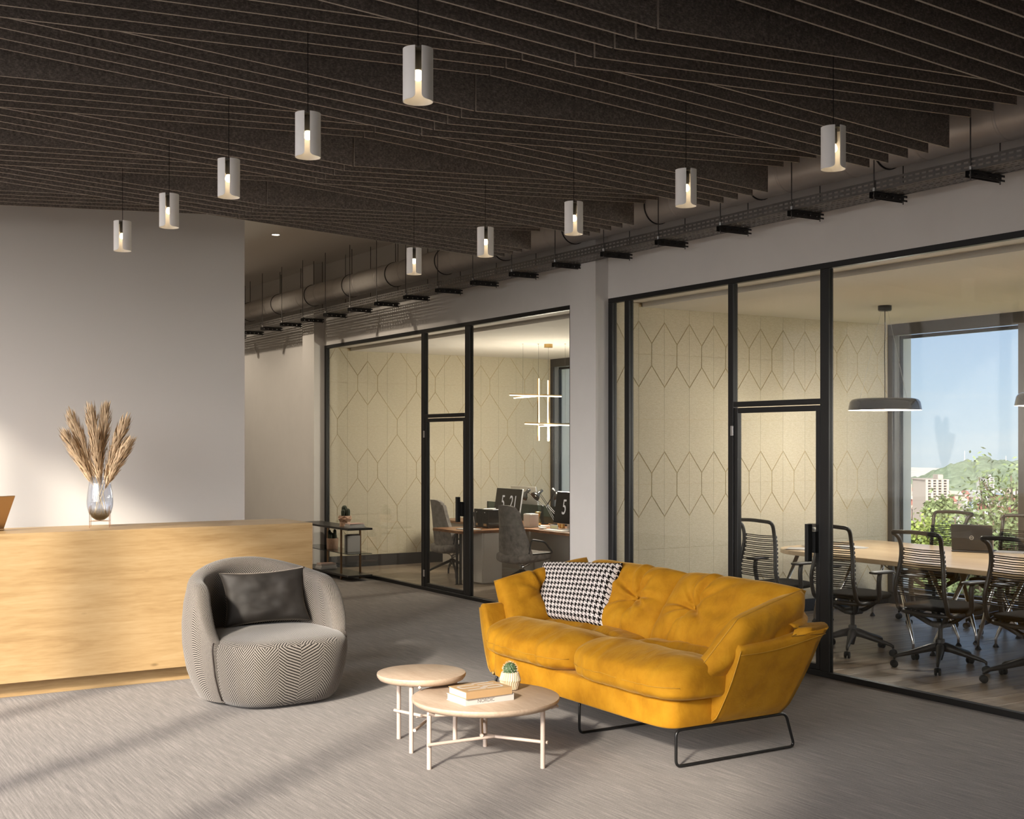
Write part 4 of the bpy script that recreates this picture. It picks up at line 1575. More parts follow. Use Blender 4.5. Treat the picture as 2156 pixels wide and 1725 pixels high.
b2, u2, v2 = book('book', 'tan book with large white lettering, upper of two on the coffee table', (tA, tB, tC), z1_, z1_ + 0.038, 'tan_cover', 'books on the coffee table')
zt_ = 0.0381
def stroke(pts, wd=0.011):
    """rounded white ribbon on the tan cover, in cover coordinates 0..1"""
    P3 = [u2 * a + v2 * b for a, b in pts]
    P3 = [Vector((p.x, p.y)) for p in round_path([(p.x, p.y, 0) for p in P3], 0.02, 5)] if len(P3) > 2 else [Vector((p.x, p.y)) for p in P3]
    mb = MB()
    L_, R_ = [], []
    for i, p in enumerate(P3):
        d = (P3[min(i + 1, len(P3) - 1)] - P3[max(i - 1, 0)]).normalized()
        nn = Vector((-d.y, d.x)) * wd / 2
        L_.append((p + nn))
        R_.append((p - nn))
    a = mb.add([(p.x, p.y, zt_) for p in L_])
    b = mb.add([(p.x, p.y, zt_) for p in R_])
    c = mb.add([(p.x, p.y, zt_ + 0.0005) for p in L_])
    d = mb.add([(p.x, p.y, zt_ + 0.0005) for p in R_])
    mb.quadstrip(c, d, closed=False)
    mb.quadstrip(a, c, closed=False)
    mb.quadstrip(d, b, closed=False)
    mb.build('cover_lettering', MT['paper'], b2)
stroke([(0.48, 0.80), (0.10, 0.80), (0.10, 0.50), (0.48, 0.50)])
stroke([(0.12, 0.22), (0.50, 0.22)])
stroke([(0.55, 0.22), (0.90, 0.22), (0.90, 0.50), (0.55, 0.50)])
stroke([(0.48, 0.95), (0.86, 0.95)])
stroke([(0.52, 0.72), (0.88, 0.72)])
stroke([(0.44, 0.36), (0.60, 0.36)], 0.016)

# cactus in a faceted pot
def faceted_pot(mb, prof, n, twist=True, c=(0, 0, 0)):
    rings = []
    for k, (r_, z_) in enumerate(prof):
        o_ = (PI / n if (k % 2 and twist) else 0)
        rings.append(mb.add([(c[0] + r_ * math.cos(2 * PI * i / n + o_), c[1] + r_ * math.sin(2 * PI * i / n + o_), c[2] + z_) for i in range(n)]))
    for k, (a, b) in enumerate(zip(rings, rings[1:])):
        for i in range(n):
            j = (i + 1) % n
            if not twist:
                mb.face((a[i], a[j], b[j], b[i]))
            elif k % 2 == 0:
                mb.face((a[i], a[j], b[i]))
                mb.face((a[j], b[j], b[i]))
            else:
                mb.face((a[i], a[j], b[j]))
                mb.face((a[i], b[j], b[i]))
    mb.face(rings[0][::-1])
    mb.face(rings[-1])
    return mb
cp = at(1074, 1452, Z=0.3605)
pc = thing('potted_cactus', 'small round spiny cactus in a fluted wooden pot on the coffee table', 'plant', (cp.x, cp.y, 0.3605))
pot = MB()
n = 28
pr = [(0.030, 0.0), (0.046, 0.004), (0.058, 0.050), (0.060, 0.056), (0.047, 0.098), (0.042, 0.099), (0.041, 0.088)]
rings = []
for k, (r_, z_) in enumerate(pr):
    rings.append(pot.add([((r_ + (0.0016 if i % 2 else -0.0016)) * math.cos(PI * i / n + (0.06 * k)), (r_ + (0.0016 if i % 2 else -0.0016)) * math.sin(PI * i / n + 0.06 * k), z_) for i in range(2 * n)]))
for a, b in zip(rings, rings[1:]):
    pot.quadstrip(a, b)
pot.face(rings[0][::-1])
pot.build('pot', MT['pot_pale'], pc)
MB().lathe([(0, 0.09), (0.041, 0.088)], seg=24).build('soil', MT['soil'], pc)
cz, cr_ = 0.112, 0.036
body = MB()
ribs = 13
def cact(u, v):
    a = 2 * PI * u
    ph = -PI / 2 + PI * v
    rr = cr_ * (1 + 0.10 * math.cos(ribs * (a + 0.5 * ph))) * (1 + 0.05 * math.cos(14 * ph))
    return Vector((rr * math.cos(ph) * math.cos(a), rr * math.cos(ph) * math.sin(a), cz + cr_ * 1.12 * math.sin(ph)))
body.grid(cact, 78, 22, cu=True)
body.build('cactus_body', MT['cactus'], pc, True)
spn = MB()
for i in range(ribs):
    for j in range(8):
        ph = -0.5 + 1.9 * j / 7
        a = 2 * PI * i / ribs - 0.5 * ph
        c_p = Vector((math.cos(ph) * math.cos(a), math.cos(ph) * math.sin(a), 1.12 * math.sin(ph)))
        base = Vector((0, 0, cz)) + c_p * cr_ * 1.08
        for q in range(4):
            d = (c_p.normalized() + Vector((random.uniform(-1, 1), random.uniform(-1, 1), random.uniform(-1, 1))) * 0.9).normalized() * 0.012
            w_ = d.orthogonal().normalized() * 0.0007
            k = spn.add([base - w_, base + w_, base + d])
            spn.face(k)
sp_o = spn.build('spines', MT['spine'], pc, fix=False)
sp_o['kind'] = 'stuff'

# ---------------------------------------------------------------- pendant lamps
LX_A, LX_B = 2.142, 4.32
proto = None
ordn = ('first', 'second', 'third', 'fourth', 'fifth')
for row, lx in (('left', LX_A), ('right', LX_B)):
    for i in range(5):
        ly = 4.122 + 1.064 * i
        lab = 'white slotted cylinder pendant lamp, %s from the front in the %s row' % (ordn[i], row)
        if i == 0:
            lab = 'white slotted cylinder pendant lamp nearest the front in the %s row' % row
        if i == 4:
            lab = 'white slotted cylinder pendant lamp farthest back in the %s row' % row
        if proto is None:
            pt_ = thing('pendant_lamp', lab, 'lamp', (lx, ly, 3.022), 0, 'slotted cylinder pendants')
            a_s = R(244)
            half = 0.215
            rr, hh, tk = 0.0568, 0.196, 0.0018
            mb = MB()
            nseg = 56
            def sh(u, v, rad):
                # slot edge rounds outwards at the foot
                z = v * hh
                hw = half
                if z < 0.016:
                    hw = half + 0.42 * (1 - math.sqrt(max(0, 1 - ((0.016 - z) / 0.016) ** 2)))
                a = a_s + hw + (2 * PI - 2 * hw) * u
                return Vector((rad * math.cos(a), rad * math.sin(a), z))
            vv = [0, 0.01, 0.02, 0.04, 0.06, 0.082, 0.2, 0.5, 0.8, 1.0]
            go = [[mb.add([sh(i2 / nseg, v, rr)])[0] for v in vv] for i2 in range(nseg + 1)]
            gi = [[mb.add([sh(i2 / nseg, v, rr - tk)])[0] for v in vv] for i2 in range(nseg + 1)]
            for i2 in range(nseg):
                for j2 in range(len(vv) - 1):
                    mb.face((go[i2][j2], go[i2 + 1][j2], go[i2 + 1][j2 + 1], go[i2][j2 + 1]))
                    mb.face((gi[i2][j2 + 1], gi[i2 + 1][j2 + 1], gi[i2 + 1][j2], gi[i2][j2]))
                mb.face((go[i2][0], gi[i2][0], gi[i2 + 1][0], go[i2 + 1][0]))
                mb.face((go[i2][-1], go[i2 + 1][-1], gi[i2 + 1][-1], gi[i2][-1]))
            for e in (0, nseg):
                for j2 in range(len(vv) - 1):
                    mb.face((go[e][j2], go[e][j2 + 1], gi[e][j2 + 1], gi[e][j2]))
            mb.build('shade', MT['shade_white'], pt_, 40, fix=False)
            MB().lathe([(0, 0.187), (rr - tk - 0.0008, 0.187), (rr - tk - 0.0008, 0.191), (0, 0.191)], seg=40).build('cap', MT['shade_cap'], pt_, 40)
            MB().lathe([(0, 0.187), (0.017, 0.187), (0.019, 0.13), (0.014, 0.118), (0, 0.118)], seg=20).build('socket', MT['shade_cap'], pt_, 40)
            MB().lathe([(0, 0.078), (0.010, 0.080), (0.0175, 0.088), (0.019, 0.097), (0.017, 0.106), (0.012, 0.117), (0, 0.118)], seg=20).build('bulb', MT['bulb'], pt_, True)
            MB().tube([(0, 0, 0.19), (0, 0, ZC - 3.022)], 0.0018, 6).build('cord', MT['cord'], pt_)
            la = bpy.data.lights.new('pendant_light', 'SPOT')
            la.energy = PENDANT_W
            la.color = (1.0, 0.80, 0.56)
            la.spot_size = R(120)
            la.spot_blend = 0.9
            la.shadow_soft_size = 0.03
            put('pendant_light', la, pt_, (0, 0, -0.012))
            proto = pt_
        else:
            c = copy_tree(proto)
            c.location = (lx, ly, 3.022)
            c['label'] = lab
DOME_W, CHAND_W = 50, 150
# ---------------------------------------------------------------- meeting room: table
ct = thing('conference_table', 'long oak conference table with rounded end on chrome legs', 'table')
xa, xb_, ye = 8.25, 9.87, 4.35
out = [(xa, ye), (xb_, ye), (xb_, 8.80)]
out += [(xb_ - 0.10 + 0.10 * math.cos(R(q)), 8.82 + 0.10 * math.sin(R(q))) for q in (0, 30, 60, 90)]
out += [(xa + 0.42 + 0.42 * math.cos(R(q)) , 8.34 + 0.46 * math.sin(R(q))) for q in range(95, 181, 8)]
def top_edge(k):
    return k
mb = MB()
cxm, cym = 9.06, 6.8
def ringz(z, inset_):
    pts = []
    for x, y in out:
        d = Vector((cxm - x, cym - y))
        pts.append((x + math.copysign(min(inset_, abs(d.x)), d.x), y + math.copysign(min(inset_, abs(d.y)), d.y), z))
    return mb.add(pts)
r1, r2, r3, r4 = ringz(0.699, 0.006), ringz(0.703, 0.0), ringz(0.738, 0.0), ringz(0.741, 0.004)
for a, b in ((r1, r2), (r2, r3), (r3, r4)):
    mb.quadstrip(a, b)
mb.face(r4)
mb.face(r1[::-1])
mb.build('table_top', MT['table_oak'], ct)
for (yf, lean) in ((8.68, -0.26), (7.00, 0.26), (6.80, -0.26), (5.12, 0.26)):
    for xf in (8.27, 8.84, 9.07, 9.65):
        xt = xf + (0.09 if xf in (8.27, 9.07) else -0.09)
        p = [(xf, yf, 0.014), (xf, yf, 0.075), (lerp(xf, xt, 0.12), yf + lean * 0.10, 0.14), (xt, yf + lean, 0.699)]
        lg = MB().tube(p, 0.0165, 12, rs=[0.011, 0.012, 0.0165, 0.019]).build('leg', MT['chrome'], ct, True)
        MB().lathe([(0, 0.0), (0.026, 0.0), (0.024, 0.008), (0.013, 0.026), (0, 0.028)], (xf, yf, 0), 14).build('foot', MT['rubber'], lg, True)
for (ya, yb) in ((8.42, 7.26), (6.54, 5.38)):
    for xp in (8.55, 9.36):
        MB().tube([(xp - 0.2, ya, 0.62), (xp + 0.2, (ya + yb) / 2, 0.69)], 0.007, 8).build('brace', MT['chrome'], ct, True)
        MB().tube([(xp + 0.2, ya, 0.62), (xp - 0.2, (ya + yb) / 2, 0.69)], 0.007, 8).build('brace', MT['chrome'], ct, True)
        MB().tube([(xp - 0.2, yb, 0.62), (xp + 0.2, (ya + yb) / 2, 0.69)], 0.007, 8).build('brace', MT['chrome'], ct, True)

# ---------------------------------------------------------------- mesh-back swivel chairs
def make_task_chair(label):
    c = thing('swivel_chair', label, 'chair', (0, 0, 0), 0, 'swivel chairs around the conference table')
    # seat
    mb = MB()
    def df(p, q):
        return q + Vector((0, 0, 0.012 * (q.x / 0.25) ** 2 - 0.02 * max(0, q.x / 0.25 - 0.5) ** 2))
    superbox(mb, (0.03, 0, 0.472), (0.255, 0.245, 0.030), 0.55, 44, 14, df)
    mb.build('seat', MT['seat_mesh'], c, True)
    # back frame: two uprights, a hooked top bar and a yoke around the seat
    prof_ = [(-0.02, 0.435), (-0.16, 0.43), (-0.205, 0.455), (-0.235, 0.56), (-0.245, 0.64), (-0.222, 0.78), (-0.215, 0.86), (-0.222, 0.95)]
    def yy(z):
        return 0.235 - 0.045 * smoothstep(0.55, 0.95, z)
    left = [(x, yy(z), z) for x, z in prof_]
    top = [(-0.245, 0.20, 1.02), (-0.30, 0.225, 1.052), (-0.31, 0.0, 1.062), (-0.30, -0.225, 1.052), (-0.245, -0.20, 1.02)]
    path = left + top + [(x, -y, z) for x, y, z in left[::-1]]
    path = round_path(path, 0.06, 4)
    MB().tube(path, 0.0165, 8).build('back_frame', MT['plastic'], c, True)
    MB().tube(round_path([(-0.02, 0.235, 0.435), (-0.19, 0.235, 0.432), (-0.215, 0.0, 0.428), (-0.19, -0.235, 0.432), (-0.02, -0.235, 0.435)], 0.08, 5), 0.017, 8).build('seat_yoke', MT['plastic'], c, True)
    # elastic cords in pairs
    zs = []
    for i in range(11):
        z = 0.565 + i * 0.0345
        zs += [z, z + 0.0145]
    def xz(z):
        for (xa1, za1), (xb1, zb1) in zip(prof_[2:], prof_[3:]):
            if za1 <= z <= zb1:
                return lerp(xa1, xb1, (z - za1) / (zb1 - za1))
        return prof_[-1][0]
    for z in zs:
        y = yy(z)
        MB().tube([(xz(z) + 0.012, y + 0.004, z), (xz(z) - 0.010, 0, z - 0.002), (xz(z) + 0.012, -y - 0.004, z)], 0.0042, 6).build('back_cord', MT['cord'], c, True)
    for sg in (-1, 1):
        cl = MB()
        for i in range(11):
            z = 0.572 + i * 0.0345
            cl.rbox(xz(z) + 0.004, xz(z) + 0.030, sg * yy(z) - 0.008, sg * yy(z) + 0.008, z - 0.012, z + 0.012, 0.004)
        q = cl.build('cord_clips', MT['plastic'], c)
        q['kind'] = 'stuff'
    # arms
    for sg in (-1, 1):
        mb = MB()
        superbox(mb, (0.03, sg * 0.285, 0.685), (0.125, 0.042, 0.013), 0.5, 28, 10)
        pad = mb.build('armrest', MT['plastic'], c, True)
        s_ = MB()
        s_.tube(round_path([(-0.01, sg * 0.20, 0.43), (0.02, sg * 0.275, 0.45), (-0.005, sg * 0.285, 0.60), (0.01, sg * 0.285, 0.682)], 0.05, 4), 0.02, 8, rs=None)
        s_.build('arm_support', MT['plastic'], pad, True)
    # under-seat mechanism
    mb = MB()
    mb.tube(round_path([(-0.14, 0.17, 0.43), (-0.03, 0.06, 0.335), (0.0, 0.0, 0.325), (-0.03, -0.06, 0.335), (-0.14, -0.17, 0.43)], 0.08, 5), 0.022, 8)
    mb.tube(round_path([(0.16, 0.15, 0.44), (0.05, 0.06, 0.34), (0.05, -0.06, 0.34), (0.16, -0.15, 0.44)], 0.08, 5), 0.018, 8)
    mb.rbox(-0.06, 0.08, -0.055, 0.055, 0.315, 0.36, 0.012)
    mb.build('mechanism', MT['plastic'], c, True)
    MB().lathe([(0.018, 0.22), (0.018, 0.33)], seg=16).build('gas_lift', MT['plastic'], c, True)
    hub = MB().lathe([(0.014, 0.06), (0.018, 0.075), (0.032, 0.13), (0.034, 0.215), (0.03, 0.225), (0.0, 0.225)], seg=20).build('base_hub', MT['plastic'], c, True)
    for k in range(5):
        a = 2 * PI * k / 5
        d = Vector((math.cos(a), math.sin(a), 0))
        arm = MB().tube([d * 0.01 + Vector((0, 0, 0.165)), d * 0.08 + Vector((0, 0, 0.155)), d * 0.2 + Vector((0, 0, 0.122)), d * 0.325 + Vector((0, 0, 0.092)), d * 0.35 + Vector((0, 0, 0.080)), d * 0.352 + Vector((0, 0, 0.062))], 0.02, 10, rs=[0.036, 0.031, 0.022, 0.014, 0.012, 0.009]).build('base_arm', MT['plastic'], c, True)
        cs = MB()
        side = Vector((-d.y, d.x, 0))
        cc = d * 0.352 + Vector((0, 0, 0.0275))
        for sg in (-1, 1):
            m_ = Matrix.Translation(cc + side * sg * 0.0145) @ side.to_track_quat('Z', 'Y').to_matrix().to_4x4()
            cs.lathe([(0, -0.010), (0.022, -0.010), (0.0275, -0.006), (0.0275, 0.006), (0.022, 0.010), (0, 0.010)], seg=20, m=m_)
        cs.box(-0.006, 0.006, -0.006, 0.006, -0.005, 0.03, m=Matrix.Translation(cc))
        cs.build('caster', MT['rubber'], arm, 40)
    return c
spots = [((7.86, 8.17), 0, 'black cord-back swivel chair directly behind the yellow sofa'),
         ((7.86, 7.285), 0, 'black cord-back swivel chair seen through the glass door frame'),
         ((7.875, 6.404), 0, 'black cord-back swivel chair in full view in front of the laptop'),
         ((7.933, 5.63), 0, 'black cord-back swivel chair on the near side, cut by the right edge of the picture'),
         ((9.81, 8.055), PI, 'black cord-back swivel chair by the window, behind the black laptop'),
         ((9.85, 7.29), PI, 'black cord-back swivel chair by the window mullion, on the far side at the right edge')]
chair0 = make_task_chair(spots[0][2])
for i, ((x, y), rz, lab) in enumerate(spots):
    c = chair0 if i == 0 else copy_tree(chair0)
    c.location = (x, y, 0)
    c.rotation_euler = (0, 0, rz)
    c['label'] = lab

# laptop, cup and papers on the conference table
la_, lb_ = Vector((9.418, 7.536, 0.7415)), Vector((9.587, 7.221, 0.7415))
ang = math.atan2((lb_ - la_).y, (lb_ - la_).x)
lt = thing('laptop', 'black laptop standing open on the conference table, round emblem on its lid', 'laptop', la_, ang)
MB().rbox(0.0, 0.357, -0.005, 0.235, 0.0, 0.016, 0.004).build('base', MT['laptop_black'], lt)
ml = Matrix.Translation((0, 0.012, 0.016)) @ Matrix.Rotation(R(9), 4, 'X')
lid = MB().rbox(0.0, 0.357, -0.006, 0.004, 0.0, 0.243, 0.006, m=ml).build('lid', MT['laptop_black'], lt)
MB().box(0.012, 0.345, 0.0041, 0.0046, 0.015, 0.23, m=ml).build('screen', MT['screen'], lid)
em = MB()
mt_ = ml @ Matrix.Translation((0.178, -0.0065, 0.122)) @ Matrix.Rotation(PI / 2, 4, 'X')
em.lathe([(0.0155, 0.0), (0.0185, 0.0), (0.0185, 0.0008), (0.0155, 0.0008), (0.0155, 0.0)], seg=32, m=mt_)
em.build('lid_emblem', MT['silver'], lid)
tx = text_part('DELL', 0.0125, MT['silver'], lid, (0, 0, 0), (0, 0, 0), 'emblem_lettering')
tx.matrix_local = mt_ @ Matrix.Translation((0, 0, 0.0006))
cu_ = at(1705, 1152, Z=0.7415)
sa = thing('saucer', 'white saucer on the conference table', 'saucer', cu_)
MB().lathe([(0, 0.0), (0.04, 0.0), (0.078, 0.012), (0.08, 0.015), (0.045, 0.006), (0, 0.005)], seg=28).build('plate', MT['porcelain'], sa, True)
cu2 = thing('cup', 'white coffee cup on a saucer on the conference table', 'cup', cu_ + Vector((0, 0, 0.0065)))
MB().lathe([(0, 0.0), (0.026, 0.0), (0.03, 0.006), (0.044, 0.062), (0.047, 0.075), (0.044, 0.075), (0.04, 0.055), (0.027, 0.008), (0, 0.006)], seg=28).build('bowl', MT['porcelain'], cu2, True)
MB().tube(round_path([(0.040, 0, 0.06), (0.072, 0, 0.062), (0.068, 0, 0.025), (0.035, 0, 0.02)], 0.014, 4), 0.004, 6).build('handle', MT['porcelain'], cu2, True)
for i, (x, y, rz, lab) in enumerate(((1692, 1157, 0.3, 'stack of white papers beside the cup on the conference table'), (1790, 1153, -0.5, 'white papers on the conference table behind the second chair'), (2120, 1164, 0.5, 'dark grey notebook lying on the conference table at the right edge'))):
    p = at(x, y, Z=0.7415)
    mb = MB()
    for q in range(4 if i < 2 else 1):
        m_ = Matrix.Rotation(rz + 0.12 * q, 4, 'Z')
        mb.box(-0.105, 0.105, -0.148, 0.148, 0.0022 * q, 0.0022 * q + (0.002 if i < 2 else 0.010), m=m_)
    o = mb.build('papers' if i < 2 else 'notebook', MT['paper'] if i < 2 else MT['grey_cover'], None, loc=p)
    tag(o, lab, 'papers' if i < 2 else 'notebook')

# pendant lamps over the table
dome = None
for i, (y, lab) in enumerate(((7.983, 'glossy black shallow dome pendant over the conference table'), (6.19, 'second glossy black dome pendant, just entering at the right edge'), (4.4, 'third glossy black dome pendant, out of the picture on the right'))):
    if dome is None:
        d = thing('dome_pendant', lab, 'lamp', (9.04, y, 2.045), 0, 'dome pendants over the conference table')
        MB().lathe([(0.332, 0.0), (0.327, 0.03), (0.318, 0.075), (0.300, 0.098), (0.27, 0.108), (0.0, 0.110)], seg=64).build('dome', MT['black_gloss'], d, True, fix=False)
        MB().lathe([(0.332, 0.0), (0.322, 0.0), (0.312, 0.07), (0.29, 0.09), (0.0, 0.1)], seg=64).build('inner_shade', MT['white_plastic'], d, True, fix=False)
        MB().lathe([(0.0, 0.004), (0.318, 0.004)], seg=64).build('diffuser', MT['lamp_disc'], d)
        MB().lathe([(0, 0.925), (0.055, 0.925), (0.062, 0.935), (0.062, 0.974), (0, 0.974)], seg=28).build('ceiling_rose', MT['black_metal'], d, True)
        MB().tube([(0, 0, 0.11), (0.006, 0.004, 0.3), (-0.004, 0, 0.55), (0.003, 0, 0.75), (0, 0, 0.93)], 0.0035, 6).build('cord', MT['cord'], d, True)
        for k in range(3):
            a = R(35 + 120 * k)
            MB().tube([(0.24 * math.cos(a), 0.24 * math.sin(a), 0.108), (0.035 * math.cos(a), 0.035 * math.sin(a), 0.925)], 0.0014, 5).build('wire', MT['wire'], d)
        la = bpy.data.lights.new('dome_light', 'POINT')
        la.shadow_soft_size = 0.12
        la.energy = DOME_W
        la.color = (1.0, 0.93, 0.84)
        put('dome_light', la, d, (0, 0, -0.13))
        dome = d
    else:
        c = copy_tree(dome)
        c.location = (9.04, y, 2.045)
        c['label'] = lab

# ---------------------------------------------------------------- left office: desks
ZD_ = 0.665
d1 = thing('office_desk', 'L-shaped walnut desk with a white panel leg in the left office', 'desk')
mb = MB()
poly = [(7.42, 13.05), (8.30, 13.05), (8.30, 10.9), (9.10, 10.9), (9.10, 13.83), (7.50, 13.83)]
poly = [(7.47, 13.045), (8.22, 13.045), (8.28, 13.02), (8.30, 12.95), (8.30, 10.9), (9.10, 10.9), (9.10, 13.83), (7.43, 13.83), (7.375, 13.79), (7.375, 13.14), (7.40, 13.07)]
mb.prism(poly, ZD_ - 0.032, ZD_)
mb.build('desk_top', MT['walnut'], d1)
MB().rbox(7.665, 7.69, 13.06, 13.60, 0.02, ZD_ - 0.033, 0.002).build('panel_leg', MT['white_panel'], d1)
MB().rbox(7.69, 7.95, 13.055, 13.075, 0.02, ZD_ - 0.033, 0.002).build('panel_leg', MT['white_panel'], d1)
lg = MB()
for dx in (-0.018, 0.018):
    lg.tube([(7.452 + dx * 0.8, 13.26 - dx, 0.006), (7.452 + dx * 0.8, 13.26 - dx, ZD_ - 0.033)], 0.017, 12)
lg.lathe([(0, 0), (0.05, 0), (0.05, 0.006), (0, 0.006)], (7.452, 13.26, 0), 20)
lg.build('post_leg', MT['black_metal'], d1, 40)
for ya, yb in ((13.81, 12.72), (12.70, 11.62), (11.60, 10.92)):
    MB().rbox(8.87, 8.89, yb, ya, 0.03, ZD_ - 0.033, 0.002).build('modesty_panel', MT['white_panel'], d1)
d2 = thing('office_desk', 'walnut desk further back in the left office, in front of the patterned wall', 'desk')
MB().prism([(8.30, 13.86), (9.10, 13.86), (9.10, 15.42), (8.36, 15.42), (8.30, 15.36)], ZD_ - 0.032, ZD_).build('desk_top', MT['walnut'], d2)
MB().rbox(8.34, 8.36, 14.72, 15.30, 0.03, ZD_ - 0.033, 0.002).build('modesty_panel', MT['white_panel'], d2)
MB().rbox(8.87, 8.89, 13.87, 15.40, 0.03, ZD_ - 0.033, 0.002).build('modesty_panel', MT['white_panel'], d2)
d3 = thing('office_desk', 'walnut desk facing the window side in the left office', 'desk')
MB().prism([(9.12, 10.9), (9.9, 10.9), (9.9, 15.42), (9.12, 15.42)], ZD_ - 0.032, ZD_).build('desk_top', MT['walnut'], d3)
MB().rbox(9.8, 9.82, 10.95, 15.38, 0.0, ZD_ - 0.033, 0.002).build('panel_leg', MT['white_panel'], d3)

# shell chairs
def make_shell_chair(label, loc, rz):
    c = thing('shell_chair', label, 'chair', loc, rz, 'grey shell chairs in the left office')
    # backrest: curved sheet, tapering to the top
    def bk(u, v, off):
        s = 2 * u - 1
        z = lerp(0.36, 1.0, v)
        hw = lerp(0.30, 0.185, smoothstep(0.0, 0.9, v))
        r_ = 1 - 0.18 * max(0, v - 0.86) / 0.14 * s * s
        x = -0.20 - 0.09 * v + 0.10 * s * s * (1 - 0.4 * v)
        y = s * hw
        zz = z - (0.045 * s ** 4 if v > 0.9 else 0)
        return Vector((x + off, y * r_, zz))
    mb = MB()
    n1, n2 = 25, 21
    ga = [[mb.add([bk(i / (n1 - 1), j / (n2 - 1), 0.0)])[0] for j in range(n2)] for i in range(n1)]
    gb = [[mb.add([bk(i / (n1 - 1), j / (n2 - 1), 0.045)])[0] for j in range(n2)] for i in range(n1)]
    for i in range(n1 - 1):
        for j in range(n2 - 1):
            mb.face((ga[i][j], ga[i][j + 1], ga[i + 1][j + 1], ga[i + 1][j]))
            mb.face((gb[i][j], gb[i + 1][j], gb[i + 1][j + 1], gb[i][j + 1]))
    rim_a = [ga[i][0] for i in range(n1)] + [ga[-1][j] for j in range(1, n2)] + [ga[i][-1] for i in range(n1 - 2, -1, -1)] + [ga[0][j] for j in range(n2 - 2, 0, -1)]
    rim_b = [gb[i][0] for i in range(n1)] + [gb[-1][j] for j in range(1, n2)] + [gb[i][-1] for i in range(n1 - 2, -1, -1)] + [gb[0][j] for j in range(n2 - 2, 0, -1)]
    mb.quadstrip(rim_a, rim_b)
    mb.build('backrest', MT['grey_felt'], c, 50)
    mb = MB()
    def df(p, q):
        return q + Vector((0, 0, 0.03 * abs(q.y / 0.29) ** 3 + 0.015 * (q.x / 0.27)))
    superbox(mb, (0.03, 0, 0.37), (0.27, 0.29, 0.062), 0.5, 40, 16, df)
    mb.build('seat', MT['grey_felt'], c, True)
    for sg in (-1, 1):
        y = sg * 0.285
        MB().tube(round_path([(-0.12, y, 0.425), (-0.075, y, 0.60), (0.12, y, 0.565), (0.245, y, 0.43)], 0.03, 3, closed=True), 0.0105, 6, closed=True).build('armrest', MT['plastic'], c, True)
    mb = MB()
    mb.tube([(0, 0, 0.245), (0.20, 0, 0.325)], 0.02, 8, rs=[0.022, 0.012])
    mb.tube([(0, 0, 0.262), (-0.10, 0.10, 0.32)], 0.006, 6)
    mb.tube([(0, 0, 0.262), (0.03, -0.08, 0.33)], 0.012, 6)
    mb.tube([(0, 0, 0.24), (-0.10, -0.10, 0.32)], 0.006, 6)
    mb.lathe([(0.016, 0.2), (0.016, 0.27), (0, 0.27)], seg=14)
    mb.build('tilt_mechanism', MT['chrome'], c, True)
    MB().lathe([(0, 0.15), (0.03, 0.15), (0.036, 0.18), (0.034, 0.225), (0, 0.225)], seg=16).build('base_hub', MT['black_metal'], c, True)
    for k in range(4):
        a = R(164 + 90 * k)
        d = Vector((math.cos(a), math.sin(a), 0))
        MB().tube([d * 0.02 + Vector((0, 0, 0.20)), d * 0.27 + Vector((0, 0, 0.095)), d * 0.312 + Vector((0, 0, 0.07)), d * 0.315 + Vector((0, 0, 0.0))], 0.014, 8, rs=[0.020, 0.015, 0.014, 0.011]).build('base_leg', MT['black_metal'], c, True)
    return c
sc1 = make_shell_chair('grey felt shell chair behind the desk, seen through the left office door', (7.86, 14.16, 0), R(-4))
sc2 = copy_tree(sc1)
sc2.location = (7.905, 12.53, 0)
sc2.rotation_euler = (0, 0, R(6))
sc2['label'] = 'grey felt shell chair nearest the column in the left office'

# monitors
def make_monitor(label, loc, rz, txt, facing=1):
    m_ = thing('desktop_monitor', label, 'monitor', loc, rz, 'desktop computers in the left office')
    mm = Matrix.Translation((0, 0, 0.07)) @ Matrix.Rotation(R(-8), 4, 'Y') if False else Matrix.Translation((0, 0, 0.07)) @ Matrix.Rotation(R(9), 4, 'Y')
    b = MB().rbox(0.0, 0.022, -0.325, 0.325, 0.0, 0.40, 0.006, m=mm).build('casing', MT['silver'], m_)
    MB().box(-0.002, -0.0003, -0.321, 0.321, 0.004, 0.396, m=mm).build('screen', MT['screen'], b)
    s_ = MB()
    s_.box(0.02, 0.032, -0.09, 0.09, 0.0, 0.16, m=Matrix.Translation((0.03, 0, 0.0)))
    s_.box(-0.06, 0.10, -0.10, 0.10, 0.0, 0.007)
    s_.build('stand', MT['silver'], m_)
    for i, (t_, y, sz) in enumerate(txt):
        q = text_part(t_, sz, MT['digit'], b, (0, 0, 0), (0, 0, 0), 'screen_digits')
        q.matrix_local = mm @ Matrix.Translation((-0.003, y, 0.20)) @ Matrix.Rotation(-PI / 2, 4, 'Z') @ Matrix.Rotation(PI / 2, 4, 'X') @ Matrix.Diagonal((0.72, 1, 1, 1))
    return m_
make_monitor('desktop monitor with a black clock screen reading 5 21', (8.60, 14.03, ZD_ + 0.0005), 0, (('5', 0.12, 0.27), ('21', -0.135, 0.27)))
make_monitor('desktop monitor with a black screen showing a large 5, beside the column', (8.60, 12.57, ZD_ + 0.0005), 0, (('5', 0.12, 0.27), ('21', -0.135, 0.27)))
make_monitor('desktop monitor seen from its silver back behind the clock screen', (9.35, 14.66, ZD_ + 0.0005), PI, (('5', 0.12, 0.27), ('21', -0.135, 0.27)))

